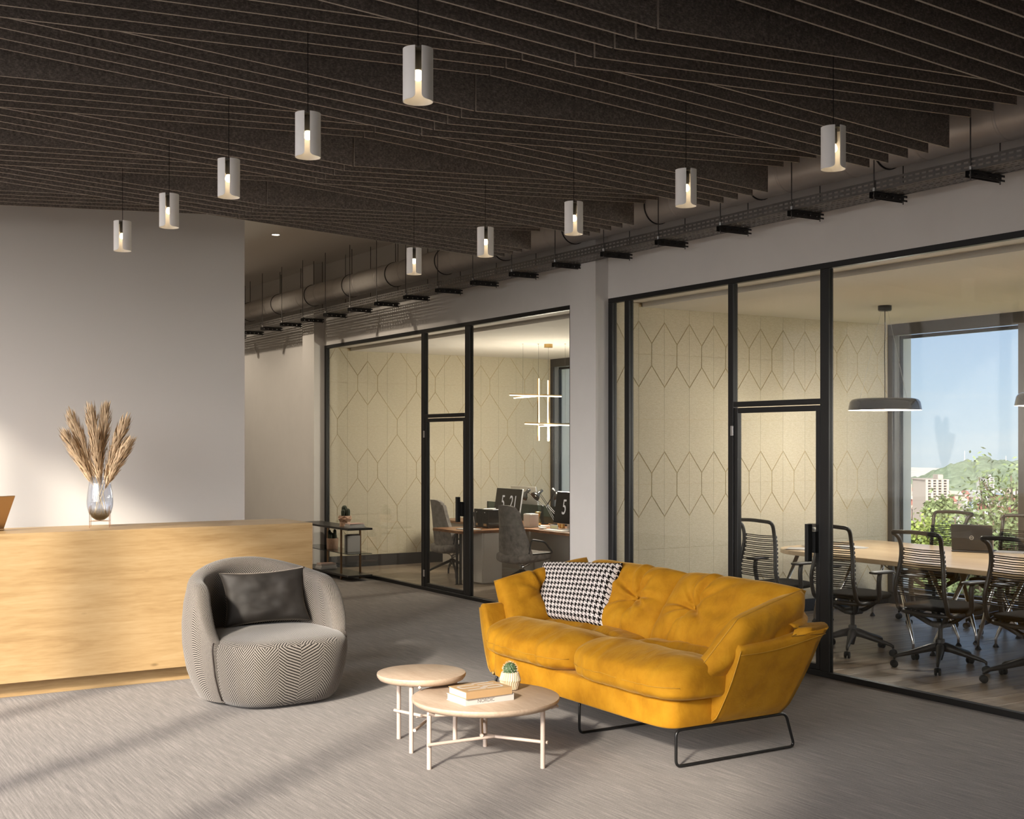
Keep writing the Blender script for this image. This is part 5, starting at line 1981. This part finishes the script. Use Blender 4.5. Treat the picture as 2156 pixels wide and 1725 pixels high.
# desk accessories
dv = thing('desk_divider', 'low smoked glass divider along the back of the walnut desks', 'divider', (9.11, 0, ZD_ + 0.0005))
for ya, yb in ((15.35, 13.95), (13.93, 13.35), (13.33, 12.05)):
    MB().box(-0.005, 0.005, yb, ya, 0, 0.23).build('glass_panel', MT['glass_dark'], dv)
for yb in (15.36, 13.94, 13.34, 12.04):
    MB().rbox(-0.008, 0.008, yb - 0.006, yb + 0.006, 0, 0.23, 0.002).build('divider_post', MT['black_metal'], dv)
for i, (x, y) in enumerate(((8.03, 13.62), (8.03, 13.42))):
    b = thing('file_box', ['dark glossy file box on the walnut desk, left of the pair', 'dark glossy file box beside the grey chair, right of the pair'][i], 'box', (x, y, ZD_ + 0.0005), R(3), 'dark file boxes')
    MB().rbox(-0.12, 0.14, -0.06 - 0.03 * i, 0.06, 0, 0.235, 0.004).build('case', MT['black_gloss'], b)
    MB().rbox(-0.124, -0.120, -0.03 - 0.02 * i, 0.02, 0.025, 0.055, 0.001).build('label_holder', MT['tan_cover'], b)
    MB().rbox(-0.122, -0.119, -0.012, 0.004, 0.19, 0.20, 0.001).build('grip', MT['silver'], b)
b = thing('storage_box', 'white square storage box on the walnut desk', 'box', (8.50, 13.25, ZD_ + 0.0005), R(2))
MB().rbox(-0.07, 0.07, -0.07, 0.07, 0, 0.165, 0.003).build('box_body', MT['white_plastic'], b)
MB().rbox(-0.066, 0.066, -0.066, 0.066, 0.165, 0.172, 0.002).build('contents', MT['paper'], b)
vv_ = thing('gold_vase', 'small hourglass gold vase on the walnut desk', 'vase', (8.66, 13.33, ZD_ + 0.0105))
MB().lathe([(0, 0), (0.03, 0.0), (0.042, 0.03), (0.03, 0.07), (0.018, 0.10), (0.026, 0.14), (0.042, 0.175), (0.039, 0.175), (0.022, 0.14), (0.014, 0.1), (0, 0.09)], seg=24).build('vase_body', MT['brass'], vv_, True)
nb = MB().rbox(-0.10, 0.10, -0.14, 0.14, 0, 0.010, 0.002).build('notepad', MT['paper'], None, loc=(8.64, 13.28, ZD_ + 0.0003))
nb.location = (8.66, 13.31, ZD_ + 0.0002)
tag(nb, 'white notepad under the gold vase on the walnut desk', 'notepad')
for i, (x, y) in enumerate(((8.82, 13.06), (8.74, 12.90))):
    pt_ = thing('potted_plant', ['small dark plant in a gold pot, left of two by the desk lamps', 'small dark plant in a gold pot, right of two next to the monitor'][i], 'plant', (x, y, ZD_ + 0.0005), 0, 'small plants on the desk')
    MB().lathe([(0, 0), (0.034, 0), (0.036, 0.002), (0.036, 0.075), (0.033, 0.075), (0.033, 0.066), (0, 0.066)], seg=24).build('pot', MT['brass'], pt_, 40)
    lv = MB()
    rn = random.Random(5 + i)
    for q in range(70):
        a = rn.random() * 2 * PI
        e = rn.uniform(0.1, 1.4)
        d = Vector((math.cos(a) * math.cos(e), math.sin(a) * math.cos(e), math.sin(e)))
        b0 = Vector((0, 0, 0.07)) + d * rn.uniform(0.0, 0.05)
        sd_ = d.orthogonal().normalized() * 0.008
        k = lv.add([b0, b0 + d * 0.018 + sd_, b0 + d * 0.04, b0 + d * 0.018 - sd_])
        lv.face(k)
    o = lv.build('leaves', MT['plant'], pt_, fix=False)
    o['kind'] = 'stuff'
kb = MB().rbox(-0.06, 0.06, -0.215, 0.215, 0, 0.009, 0.003).build('keyboard', MT['white_plastic'], None, loc=(8.42, 12.55, ZD_ + 0.0005))
tag(kb, 'slim white keyboard on the walnut desk in front of the monitor', 'keyboard')
ms_ = MB()
superbox(ms_, (0, 0, 0.012), (0.055, 0.03, 0.012), 0.7, 24, 10)
ms_ = ms_.build('mouse', MT['white_plastic'], None, True, loc=(8.42, 12.86, ZD_ + 0.0005))
tag(ms_, 'white mouse beside the keyboard on the walnut desk', 'mouse')
ns = thing('note_block', 'printed note block leaning below the right monitor', 'note', (8.50, 12.72, ZD_ + 0.0005))
MB().rbox(-0.004, 0.004, -0.085, 0.085, 0, 0.06, 0.001).build('card', MT['paper'], ns)
MB().box(-0.0046, -0.0041, -0.07, 0.07, 0.02, 0.045).build('print', MT['label_green'], ns)
cu3 = thing('tumbler', 'black tumbler with a straw on the walnut desk behind the door handle', 'cup', (8.42, 14.62, ZD_ + 0.0005))
MB().lathe([(0, 0), (0.035, 0), (0.043, 0.09), (0.046, 0.12), (0, 0.121)], seg=24).build('cup_body', MT['black_metal'], cu3, 40)
MB().lathe([(0.0, 0.121), (0.048, 0.121), (0.048, 0.13), (0, 0.131)], seg=24).build('lid', MT['plastic'], cu3, 40)
MB().tube([(0.0, 0, 0.13), (0.0, 0.005, 0.19), (-0.005, 0.04, 0.23)], 0.003, 6).build('straw', MT['cord'], cu3)
pd = MB().rbox(-0.10, 0.10, -0.15, 0.15, 0, 0.010, 0.002).build('notepad', MT['paper'], None, loc=(7.62, 13.30, ZD_ + 0.0005))
tag(pd, 'white notepad lying on the end of the L-shaped desk', 'notepad')
pn = thing('pen_cup', 'clear pen cup holding a white pen on the L-shaped desk', 'pen holder', (7.78, 13.45, ZD_ + 0.0005))
MB().lathe([(0, 0), (0.026, 0), (0.026, 0.085), (0.024, 0.085), (0.024, 0.004), (0, 0.004)], seg=20).build('holder', MT['glass_vase'], pn, 40)
MB().tube([(0.01, 0, 0.006), (-0.015, -0.01, 0.15)], 0.004, 6).build('pen', MT['white_plastic'], pn)
bi = thing('waste_bin', 'white square waste bin with a gold rim under the walnut desk', 'bin', (8.62, 13.30, 0))
mb = MB()
mb.box(-0.12, 0.12, -0.12, 0.12, 0.0, 0.01)
for a in range(4):
    mb.box(-0.12, 0.12, -0.12, -0.114, 0.0, 0.27, m=Matrix.Rotation(a * PI / 2, 4, 'Z'))
mb.build('bin_body', MT['white_plastic'], bi)
mb = MB()
for a in range(4):
    mb.box(-0.124, 0.124, -0.124, -0.112, 0.2705, 0.285, m=Matrix.Rotation(a * PI / 2, 4, 'Z'))
mb.build('rim', MT['brass'], bi)

# architect desk lamps
def desk_lamp(label, base, elbow, head, aim):
    base, elbow, head = Vector(base), Vector(elbow), Vector(head)
    t_ = thing('desk_lamp', label, 'lamp', base, 0, 'black desk lamps')
    e, h = elbow - base, head - base
    MB().lathe([(0, 0), (0.075, 0), (0.075, 0.012), (0.02, 0.016), (0.012, 0.05), (0, 0.05)], seg=28).build('base', MT['black_metal'], t_, 40)
    off = Vector((0.012, 0.006, 0.006))
    for a, b in (((0, 0, 0.045), e), (e, h)):
        a, b = Vector(a), Vector(b)
        mb = MB()
        mb.tube([a + off, b + off], 0.0035, 6)
        mb.tube([a - off, b - off], 0.0035, 6)
        mb.build('arm', MT['black_metal'], t_)
    MB().lathe([(0, -0.01), (0.012, -0.01), (0.012, 0.01), (0, 0.01)], (e.x, e.y, e.z), 10).build('joint', MT['chrome'], t_)
    q = Vector(aim).normalized().to_track_quat('-Z', 'Y').to_matrix().to_4x4()
    m_ = Matrix.Translation(h) @ q
    sh_ = MB().lathe([(0.0, 0.06), (0.022, 0.058), (0.024, -0.01), (0.030, -0.02), (0.055, -0.045), (0.07, -0.085), (0.068, -0.085), (0.05, -0.045), (0.02, -0.02)], seg=28, m=m_).build('shade', MT['black_gloss'], t_, True, fix=False)
    MB().lathe([(0, -0.065), (0.016, -0.06), (0.02, -0.048), (0.014, -0.03), (0, -0.028)], seg=16, m=m_).build('bulb', MT['desk_bulb'], sh_, True)
desk_lamp('black architect desk lamp on the left, its shade turned aside', (8.95, 13.66, ZD_ + 0.0005), at(1143.5, 1064.7, X=8.95), at(1109, 1037, X=8.85), (-0.35, 0.65, -0.75))
desk_lamp('black architect desk lamp with its lit bulb facing the room', (8.97, 13.22, ZD_ + 0.0005), at(1153.5, 1064.7, X=8.95), at(1135, 1038, X=8.85), (-0.75, 0.1, -0.62))
desk_lamp('black architect desk lamp partly hidden behind the right monitor', (8.97, 13.40, ZD_ + 0.0005), at(1151, 1066, X=8.96), at(1168, 1036, X=9.0), (0.5, -0.3, -0.8))

# linear chandelier
Dc = 8.874 * _FW.x + 13.424 * _FW.y
cc = at(1154.5, 728, D=Dc)
ch = thing('linear_chandelier', 'brass chandelier of crossing light tubes hanging in the left office', 'chandelier', (cc.x, cc.y, 0))
o0 = Vector((cc.x, cc.y, 0))
la = bpy.data.lights.new('chandelier_light', 'POINT')
la.energy = CHAND_W
la.shadow_soft_size = 0.3
la.color = (1.0, 0.90, 0.74)
put('chandelier_light', la, ch, (0, 0, 1.75))
MB().lathe([(0, Z_O - 0.045), (0.056, Z_O - 0.045), (0.056, Z_O - 0.0005), (0, Z_O - 0.0005)], seg=28).build('canopy', MT['brass'], ch, 40)
def led(a, b, flip=1):
    a, b = a - o0, b - o0
    d = (b - a).normalized()
    up = Vector((0, 0, 1)) if abs(d.z) < 0.9 else Vector((-_RT.x, -_RT.y, 0)) * flip
    sd_ = up.orthogonal() if False else d.cross(up).normalized()
    w_ = up * 0.009
    MB().tube([a + w_ * 0.55, b + w_ * 0.55], 0.0085, 8).build('tube_housing', MT['brass'], ch, True)
    MB().tube([a - w_ * 0.75, b - w_ * 0.75], 0.0088, 8).build('light_tube', MT['led'], ch, True)
led(at(1133.5, 797, D=Dc - 0.1), at(1133.5, 928, D=Dc - 0.1), 1)
led(at(1155, 801, D=Dc), at(1155, 929, D=Dc), -1)
led(at(1073, 831, D=Dc - 0.35), at(1182, 834, D=Dc + 0.1))
led(at(1082, 837, D=Dc - 0.1), at(1154, 831.5, D=Dc + 0.35))
led(at(1105, 891.5, D=Dc - 0.3), at(1214, 895, D=Dc + 0.15))
led(at(1135, 896.5, D=Dc - 0.2), at(1212, 892, D=Dc + 0.3))
for x, ya, yb in ((1101, 725, 833), (1133.5, 720, 797), (1154.5, 735, 801), (1190, 723, 894)):
    a = at(x, yb, D=Dc - 0.05) - o0
    MB().tube([a, Vector((a.x, a.y, Z_O - 0.001))], 0.0014, 5).build('wire', MT['rod'], ch)
    MB().lathe([(0, -0.004), (0.012, -0.004), (0.012, 0), (0, 0)], (a.x, a.y, Z_O - 0.0005), 12).build('wire_stop', MT['brass'], ch)

# ---------------------------------------------------------------- console shelf by the glass
cs_ = thing('console_shelf', 'low black console shelf with bronze posts and a glass middle shelf', 'shelf')
X0s, X1s, Y0s, Y1s = 6.40, 6.735, 14.20, 15.84
MB().rbox(X0s, X1s, Y0s, Y1s, 0.640, 0.666, 0.002).build('top_shelf', MT['shelf_black'], cs_)
MB().rbox(X0s + 0.005, X1s - 0.005, Y0s, Y1s, 0.338, 0.347, 0.001).build('glass_shelf', MT['glass_shelf'], cs_)
MB().rbox(X0s, X1s, Y0s, Y1s, 0.055, 0.078, 0.002).build('bottom_shelf', MT['shelf_black'], cs_)
MB().rbox(X0s + 0.02, X1s - 0.02, Y0s + 0.25, Y0s + 0.27, 0.03, 0.054, 0.001).build('cross_bar', MT['bronze'], cs_)
for px_ in (X0s + 0.042, X1s - 0.03):
    for py_ in (14.505, 15.55):
        MB().rbox(px_ - 0.011, px_ + 0.011, py_ - 0.011, py_ + 0.011, 0.0, 0.639, 0.002).build('post', MT['bronze'], cs_)

def shelf_books(spec, label_fmt, base, group):
    z = base[2]
    for i, (w_, d_, h_, mat, rz, lab) in enumerate(spec):
        b = thing('book', lab, 'book', (base[0], base[1], z), rz, group)
        MB().rbox(-w_ / 2, w_ / 2, -d_ / 2, d_ / 2, 0, 0.003, 0.001).build('cover', MT[mat], b)
        MB().rbox(-w_ / 2, w_ / 2, -d_ / 2, d_ / 2, h_ - 0.003, h_, 0.001).build('cover', MT[mat], b)
        MB().box(-w_ / 2 + 0.004, w_ / 2 - 0.004, -d_ / 2 + 0.004, d_ / 2 - 0.004, 0.0031, h_ - 0.0031).build('pages', MT['paper'], b)
        z += h_ + 0.0005
shelf_books([(0.22, 0.16, 0.018, 'paper', 0.05, 'white book at the bottom of the stack on top of the console'),
             (0.21, 0.15, 0.020, 'paper', 0.0, 'white book in the middle of the stack on top of the console'),
             (0.20, 0.15, 0.012, 'pink_cover', 0.08, 'pink book topping the stack on the console')], '', (6.58, 14.40, 0.6665), 'books on top of the console')
shelf_books([(0.24, 0.19, 0.022, 'paper', 0.0, 'pale book at the bottom of the stack on the lowest console shelf'),
             (0.22, 0.18, 0.028, 'grey_cover', 0.05, 'grey book in the stack on the lowest console shelf'),
             (0.21, 0.17, 0.018, 'pink_cover', -0.03, 'brownish book topping the stack on the lowest console shelf')], '', (6.545, 15.22, 0.0785), 'books on the lowest console shelf')
for i, (dy, th, hh, mat, lab) in enumerate(((0.0, 0.022, 0.205, 'paper', 'light standing book on the glass shelf, nearest the front'), (0.03, 0.028, 0.225, 'dark_cover', 'dark standing book on the glass shelf behind the light one'), (0.062, 0.02, 0.21, 'grey_cover', 'grey standing book in the middle of the row on the glass shelf'), (0.088, 0.025, 0.215, 'paper', 'white standing book at the back of the row on the glass shelf'))):
    b = thing('book', lab, 'book', (6.60, 14.46 + dy + 0.012, 0.3475), 0, 'standing books on the glass shelf')
    MB().rbox(-0.085, 0.085, -th / 2, -th / 2 + 0.003, 0, hh, 0.001).build('cover', MT[mat], b)
    MB().rbox(-0.085, 0.085, th / 2 - 0.003, th / 2, 0, hh, 0.001).build('cover', MT[mat], b)
    MB().box(-0.08, 0.08, -th / 2 + 0.0031, th / 2 - 0.0031, 0.003, hh - 0.004).build('pages', MT['paper'], b)

def lobe(mb, c, r_, h, ribs=11):
    def f(u, v):
        a, ph = 2 * PI * u, PI / 2 * v
        rr = r_ * (1 + 0.07 * math.cos(ribs * a))
        if v < 0.55:
            z = h * 0.72 * v / 0.55
            k = 0.86 + 0.14 * math.sin(PI * v / 0.55 * 0.6)
        else:
            q = (v - 0.55) / 0.45 * PI / 2
            z = h * 0.72 + h * 0.28 * math.sin(q)
            k = (0.86 + 0.14 * math.sin(PI * 0.6)) * math.cos(q)
        return Vector((c[0] + rr * k * math.cos(a), c[1] + rr * k * math.sin(a), c[2] + z))
    mb.grid(f, ribs * 4, 12, cu=True)
pc2 = thing('potted_cactus', 'three-lobed dark cactus in a geometric wooden pot on top of the console', 'plant', (6.555, 14.64, 0.6665))
faceted_pot(MB(), [(0.075, 0.0), (0.068, 0.06), (0.094, 0.095), (0.088, 0.105), (0.088, 0.135), (0.078, 0.136), (0.078, 0.12)], 6).build('pot', MT['pot_wood'], pc2)
for i in range(6):
    a = 2 * PI * i / 6 + PI / 12
    mb = MB()
    m_ = Matrix.Rotation(a, 4, 'Z') @ Matrix.Translation((0.0775, 0, 0.118))
    mb.prism([(-0.02, -0.012), (0.02, -0.012), (0.0, 0.016)], 0.0, 0.003, m=m_, plane='yz')
    mb.build('pot_inlay', MT['pot_light'], pc2)
for (x, y, r_, h) in ((0.0, 0.02, 0.034, 0.15), (-0.03, -0.02, 0.029, 0.10), (0.02, -0.035, 0.031, 0.112)):
    mb = MB()
    lobe(mb, (x, y, 0.118), r_, h)
    mb.build('cactus_lobe', MT['cactus_dark'], pc2, True)
pc3 = thing('potted_cactus', 'finger cactus in a wooden cylinder pot on the glass shelf of the console', 'plant', (6.56, 15.05, 0.3475))
MB().lathe([(0, 0), (0.07, 0), (0.072, 0.003), (0.078, 0.14), (0.072, 0.14), (0.07, 0.12), (0, 0.12)], seg=28).build('pot', MT['pot_wood'], pc3, 40)
for (x, y, r_, h) in ((-0.03, 0.03, 0.022, 0.13), (0.0, 0.0, 0.024, 0.09), (0.025, -0.02, 0.022, 0.14), (-0.035, -0.02, 0.018, 0.08), (0.05, 0.01, 0.015, 0.07), (0.0, 0.05, 0.018, 0.10)):
    mb = MB()
    lobe(mb, (x, y, 0.118), r_, h, 8)
    mb.build('cactus_finger', MT['cactus_dark'], pc3, True)
# ---------------------------------------------------------------- the view outside
ZG = -42.0
gm = MB()
gm.add([(60, -300, ZG), (1700, -300, ZG), (1700, 1800, ZG), (60, 1800, ZG)])
gm.face((0, 1, 2, 3))
struct(gm.build('ground_city', MT['ground_far']))
gm = MB()
gm.add([(10.96, -60, -9), (75, -60, -9), (75, 95, -9), (10.96, 95, -9)])
gm.face((0, 1, 2, 3))
struct(gm.build('ground_garden', MT['terrace']))

gm = MB()
gm.add([(-400, -400, -9), (XL - 0.35, -400, -9), (XL - 0.35, 400, -9), (-400, 400, -9)])
gm.face((0, 1, 2, 3))
struct(gm.build('ground_street', MT['street']))  # unseen ground added to block sky light coming up from below

# wooded hill
prof_h = [(-400, 900), (-200, 870), (-60, 858), (160, 840), (300, 800), (420, 770), (560, 690), (700, 650), (860, 590), (960, 570), (1090, 535), (1190, 555), (1260, 490), (1370, 465), (1450, 490), (1510, 545), (1650, 530), (1750, 550), (2000, 520), (2500, 600), (3200, 760)]
prof_h = [(1890 + a / 7.5, 900 + b / 7.5) for a, b in prof_h]
def hill_y(x):
    for (a, ya), (b, yb) in zip(prof_h, prof_h[1:]):
        if a <= x <= b:
            return lerp(ya, yb, smoothstep(a, b, x))
    return prof_h[-1][1]
hm = MB()
NX, NZ = 260, 60
D0, D1 = 820.0, 1150.0
def hf(u, v):
    x = lerp(1838, 2310, u)
    ridge = at(x, hill_y(x), D=D1)
    foot = at(x, 1052, D=D0)
    if v <= 0.8:
        q = v / 0.8
        p = foot.lerp(ridge, q)
        zz = lerp(ZG - 1, ridge.z, math.sin(q * PI / 2) ** 0.85)
        p.z = zz
    else:
        q = (v - 0.8) / 0.2
        p = ridge + (ridge - foot) * (0.5 * q)
        p.z = ridge.z - (ridge.z - ZG) * q * q
    amp = 5.0 * (1 if v > 0.02 else 0)
    p.z += amp * (noise.noise(Vector((p.x * 0.05, p.y * 0.05, 1))) * 0.5 + noise.noise(Vector((p.x * 0.16, p.y * 0.16, 7))) * 0.55)
    return p
hm.grid(hf, NX, NZ)
struct(hm.build('hill', MT['hill'], None, True))
for i, (x, y0_, y1_) in enumerate(((2031, 950, 975), (2118, 960, 975))):
    a, b = at(x, y1_, D=1150), at(x, y0_, D=1150)
    m_ = thing('radio_mast', ['thin radio mast on the lower shoulder of the hill', 'thin radio mast on the hill at the right'][i], 'mast', (a.x, a.y, a.z - 3))
    MB().tube([(0, 0, 0), (0, 0, b.z - a.z + 3)], 0.5, 5, rs=[0.7, 0.25]).build('mast_pole', MT['b4'], m_)
    MB().tube([(-1.2, 0, (b.z - a.z) * 0.7), (1.2, 0, (b.z - a.z) * 0.7)], 0.15, 5).build('antenna', MT['b4'], m_)

# apartment tower
def tower(label, x0, x1, ytop, ybot, D, floors, bays, mat, depth=14.0, penthouse=True):
    a, b = at(x0, ybot, D=D), at(x1, ybot, D=D)
    top = at(x0, ytop, D=D).z
    wv_ = (Vector((b.x, b.y, 0)) - Vector((a.x, a.y, 0)))
    W_ = wv_.length
    rz = math.atan2(wv_.y, wv_.x)
    base_z = ZG
    H_ = top - base_z
    t_ = thing('apartment_tower', label, 'building', (a.x, a.y, base_z), rz)
    MB().box(0, W_, 0, depth, 0, H_).build('wall', MT[mat], t_)
    fh = (top - at(x0, ybot, D=D).z) / floors
    slab = MB().box(-0.35, W_ * 0.97, -0.9, 0, 0, fh * 0.34).mesh('balcony', MT[mat])
    bw = W_ / bays
    win = MB().box(bw * 0.10, bw * 0.90, -0.12, 0.0, 0, fh * 0.60).mesh('window', MT['b_window'])
    for f_ in range(floors):
        z = H_ - (f_ + 1) * fh
        put('balcony', slab, t_, (0, 0, z))
        for k in range(bays):
            put('window', win, t_, (k * bw, 0, z + fh * 0.36))
    for k in range(bays + 1):
        MB().box(k * bw - 0.4, k * bw + 0.4, -1.0, 0, H_ - floors * fh, H_).build('fin', MT[mat], t_)
    if penthouse:
        MB().box(W_ * 0.62, W_ * 0.87, 1.0, 6.0, H_, H_ + fh * 2.0).build('roof_house', MT[mat], t_)
    MB().box(-0.5, W_ + 0.4, -1.0, depth, H_ + 0.001, H_ + fh * 0.3).build('parapet', MT[mat], t_)
    return t_
tower('tall beige apartment tower with rows of balconies, in front of the hill', 1949.5, 1993.5, 1011, 1078, 420, 12, 4, 'b_tower')
tower('grey high-rise half hidden behind the tree at the right', 2074, 2091, 1007, 1032, 760, 7, 2, 'b4')
tower('narrow apartment block at the left edge of the window view', 1896, 1917, 1021, 1045, 560, 6, 2, 'b3', penthouse=False)

rn = random.Random(77)
desc = ('white', 'beige', 'pale', 'brick coloured', 'light grey', 'sandstone', 'red roofed', 'blue grey')
kinds_b = ('block', 'house', 'shop building', 'workshop', 'low apartment block')
nb_ = 0
ORD = 'first second third fourth fifth sixth seventh eighth ninth tenth eleventh twelfth thirteenth fourteenth fifteenth sixteenth seventeenth eighteenth nineteenth twentieth twenty-first twenty-second'.split()
for rowi, (D, yb_lo, n_) in enumerate(((800, 1046, 22), (660, 1056, 20), (540, 1068, 18), (450, 1082, 14))):
    for i in range(n_):
        x = 1868 + (2260 - 1868) * (i + rn.uniform(0.42, 0.58)) / n_
        wpx = rn.uniform(9, 13)
        ci = rn.choice((0, 0, 2, 2, 1, 4, 5, 3, 0, 2, 7 if rn.random() < 0.4 else 0, 6 if rn.random() < 0.5 else 2))
        base = at(x, 1000, D=D)
        W_ = wpx * D / F_PX
        h = max(4.0, (ZG + 0) * 0 + at(x, yb_lo - rn.uniform(2, 14), D=D).z - ZG)
        h = min(h, 24)
        rz = -YAW + rn.uniform(-0.12, 0.12)
        lab = '%s %s in the town, %s row, %s from the left' % (desc[ci], rn.choice(kinds_b), ('farthest', 'third', 'second', 'nearest')[rowi], ORD[i])
        b = thing('town_house', lab, 'building', (base.x, base.y, ZG), rz, 'houses of the town outside')
        dpt = rn.uniform(8, 16)
        MB().box(-W_ / 2, W_ / 2, 0, dpt, 0, h).build('wall', MT['b%d' % ci], b)
        nf = max(1, int(h / 4.2))
        for f_ in range(nf):
            MB().box(-W_ / 2 + 0.7, W_ / 2 - 0.7, -0.08, 0.0, h - 3.2 - f_ * 3.9, h - 1.5 - f_ * 3.9).build('window_band', MT['b_window'], b)
        if rn.random() < 0.5:
            MB().prism([(-W_ / 2 - 0.3, 0), (W_ / 2 + 0.3, 0), (W_ / 2 - 1.5, 2.2), (-W_ / 2 + 1.5, 2.2)], -0.4, dpt + 0.4, m=Matrix.Translation((0, 0, h)), plane='xz').build('roof', MT['b%d' % rn.choice((6, 4, 3, 5, 7))], b)
        else:
            MB().box(-W_ / 2 - 0.2, W_ / 2 + 0.2, -0.2, dpt + 0.2, h + 0.001, h + 0.7).build('parapet', MT['b%d' % ci], b)
        nb_ += 1

# trees close to the building
def tree(label, base, height, crown_c, crown_r, nleaf, mat, seed, leaf=(0.10, 0.035), branches=9, name='tree'):
    rn_ = random.Random(seed)
    t_ = thing(name, label, 'tree', base)
    bx = Vector(base)
    cc_ = Vector(crown_c) - bx
    MB().tube([(0, 0, 0), cc_ * 0.45 + Vector((0.2, -0.1, 0)), cc_], 0.2, 8, rs=[0.22, 0.15, 0.06]).build('trunk', MT['bark'], t_, True)
    br = MB()
    tips = []
    for k in range(branches):
        a = rn_.random() * 2 * PI
        e = rn_.uniform(-0.1, 1.1)
        d = Vector((math.cos(a) * math.cos(e) * crown_r[0], math.sin(a) * math.cos(e) * crown_r[1], math.sin(e) * crown_r[2])) * rn_.uniform(0.7, 1.0)
        s0 = cc_ * rn_.uniform(0.55, 1.0)
        tip = cc_ + d
        br.tube([s0, s0.lerp(tip, 0.5) + Vector((0, 0, -0.1)), tip], 0.04, 5, rs=[0.05, 0.03, 0.012])
        tips.append((s0, tip))
    br.build('branches', MT['bark'], t_, True)
    lv = MB()
    for i in range(nleaf):
        s0, tip = tips[rn_.randrange(len(tips))]
        q = s0.lerp(tip, rn_.uniform(0.35, 1.08))
        q = q + Vector((rn_.gauss(0, 0.16 * crown_r[0]), rn_.gauss(0, 0.16 * crown_r[1]), rn_.gauss(0, 0.15 * crown_r[2])))
        d = Vector((rn_.uniform(-1, 1), rn_.uniform(-1, 1), rn_.uniform(-0.9, 0.5))).normalized()
        s_ = d.orthogonal().normalized()
        s_ = (s_ * math.cos(i) + d.cross(s_) * math.sin(i))
        k = lv.add([q, q + d * leaf[0] * 0.5 + s_ * leaf[1], q + d * leaf[0], q + d * leaf[0] * 0.5 - s_ * leaf[1]])
        lv.face(k)
    o = lv.build('foliage', mat, t_, fix=False)
    o['kind'] = 'stuff'
    return t_
def tr_at(x, ytop, ybot, D):
    a = at(x, ytop, D=D)
    b = at(x, ybot, D=D)
    return a, b
a, b = tr_at(2135, 985, 1160, 22)
tree('olive green leafy tree rising on the right of the window view', (a.x, a.y, -9), 10, (a.x, a.y, lerp(b.z, a.z, 0.35)), (0.95, 0.95, 1.1), 3800, MT['leaf_b'], 3, (0.11, 0.022), 22)
a, b = tr_at(2072, 1070, 1230, 20)
tree('lower bushy olive tree in the middle of the window view', (a.x, a.y, -9), 9, (a.x, a.y, lerp(b.z, a.z, 0.4)), (0.75, 0.75, 0.75), 3600, MT['leaf_b'], 8, (0.10, 0.022), 18)
a, b = tr_at(1925, 1085, 1200, 30)
tree('bright yellow-green tree below at the left of the window view', (a.x, a.y, -9), 8, (a.x, a.y, lerp(b.z, a.z, 0.35)), (1.0, 1.0, 0.85), 7000, MT['leaf_a'], 5, (0.10, 0.04), 26)
a, b = tr_at(2000, 1100, 1230, 32)
tree('bright green tree below the middle of the window view', (a.x, a.y, -9), 8, (a.x, a.y, lerp(b.z, a.z, 0.3)), (1.1, 1.1, 0.9), 7000, MT['leaf_a'], 15, (0.10, 0.04), 26)
a, b = tr_at(1990, 1150, 1330, 24)
tree('green tree seen low under the conference table', (a.x, a.y, -9), 8, (a.x, a.y, lerp(b.z, a.z, 0.3)), (1.1, 1.1, 0.9), 5000, MT['leaf_b'], 25, (0.10, 0.035), 22)
a, b = tr_at(2120, 1170, 1360, 26)
tree('green tree low outside at the right edge of the picture', (a.x, a.y, -9), 8, (a.x, a.y, lerp(b.z, a.z, 0.3)), (1.2, 1.2, 0.9), 5000, MT['leaf_a'], 35, (0.10, 0.035), 22)
a, b = tr_at(1975, 1056, 1085, 170)
tree('round dark green tree in front of the apartment tower', (a.x, a.y, ZG), 8, (a.x, a.y, lerp(b.z, a.z, 0.2)), (2.2, 2.2, 1.6), 2600, MT['leaf_b'], 45, (0.6, 0.3), 18)
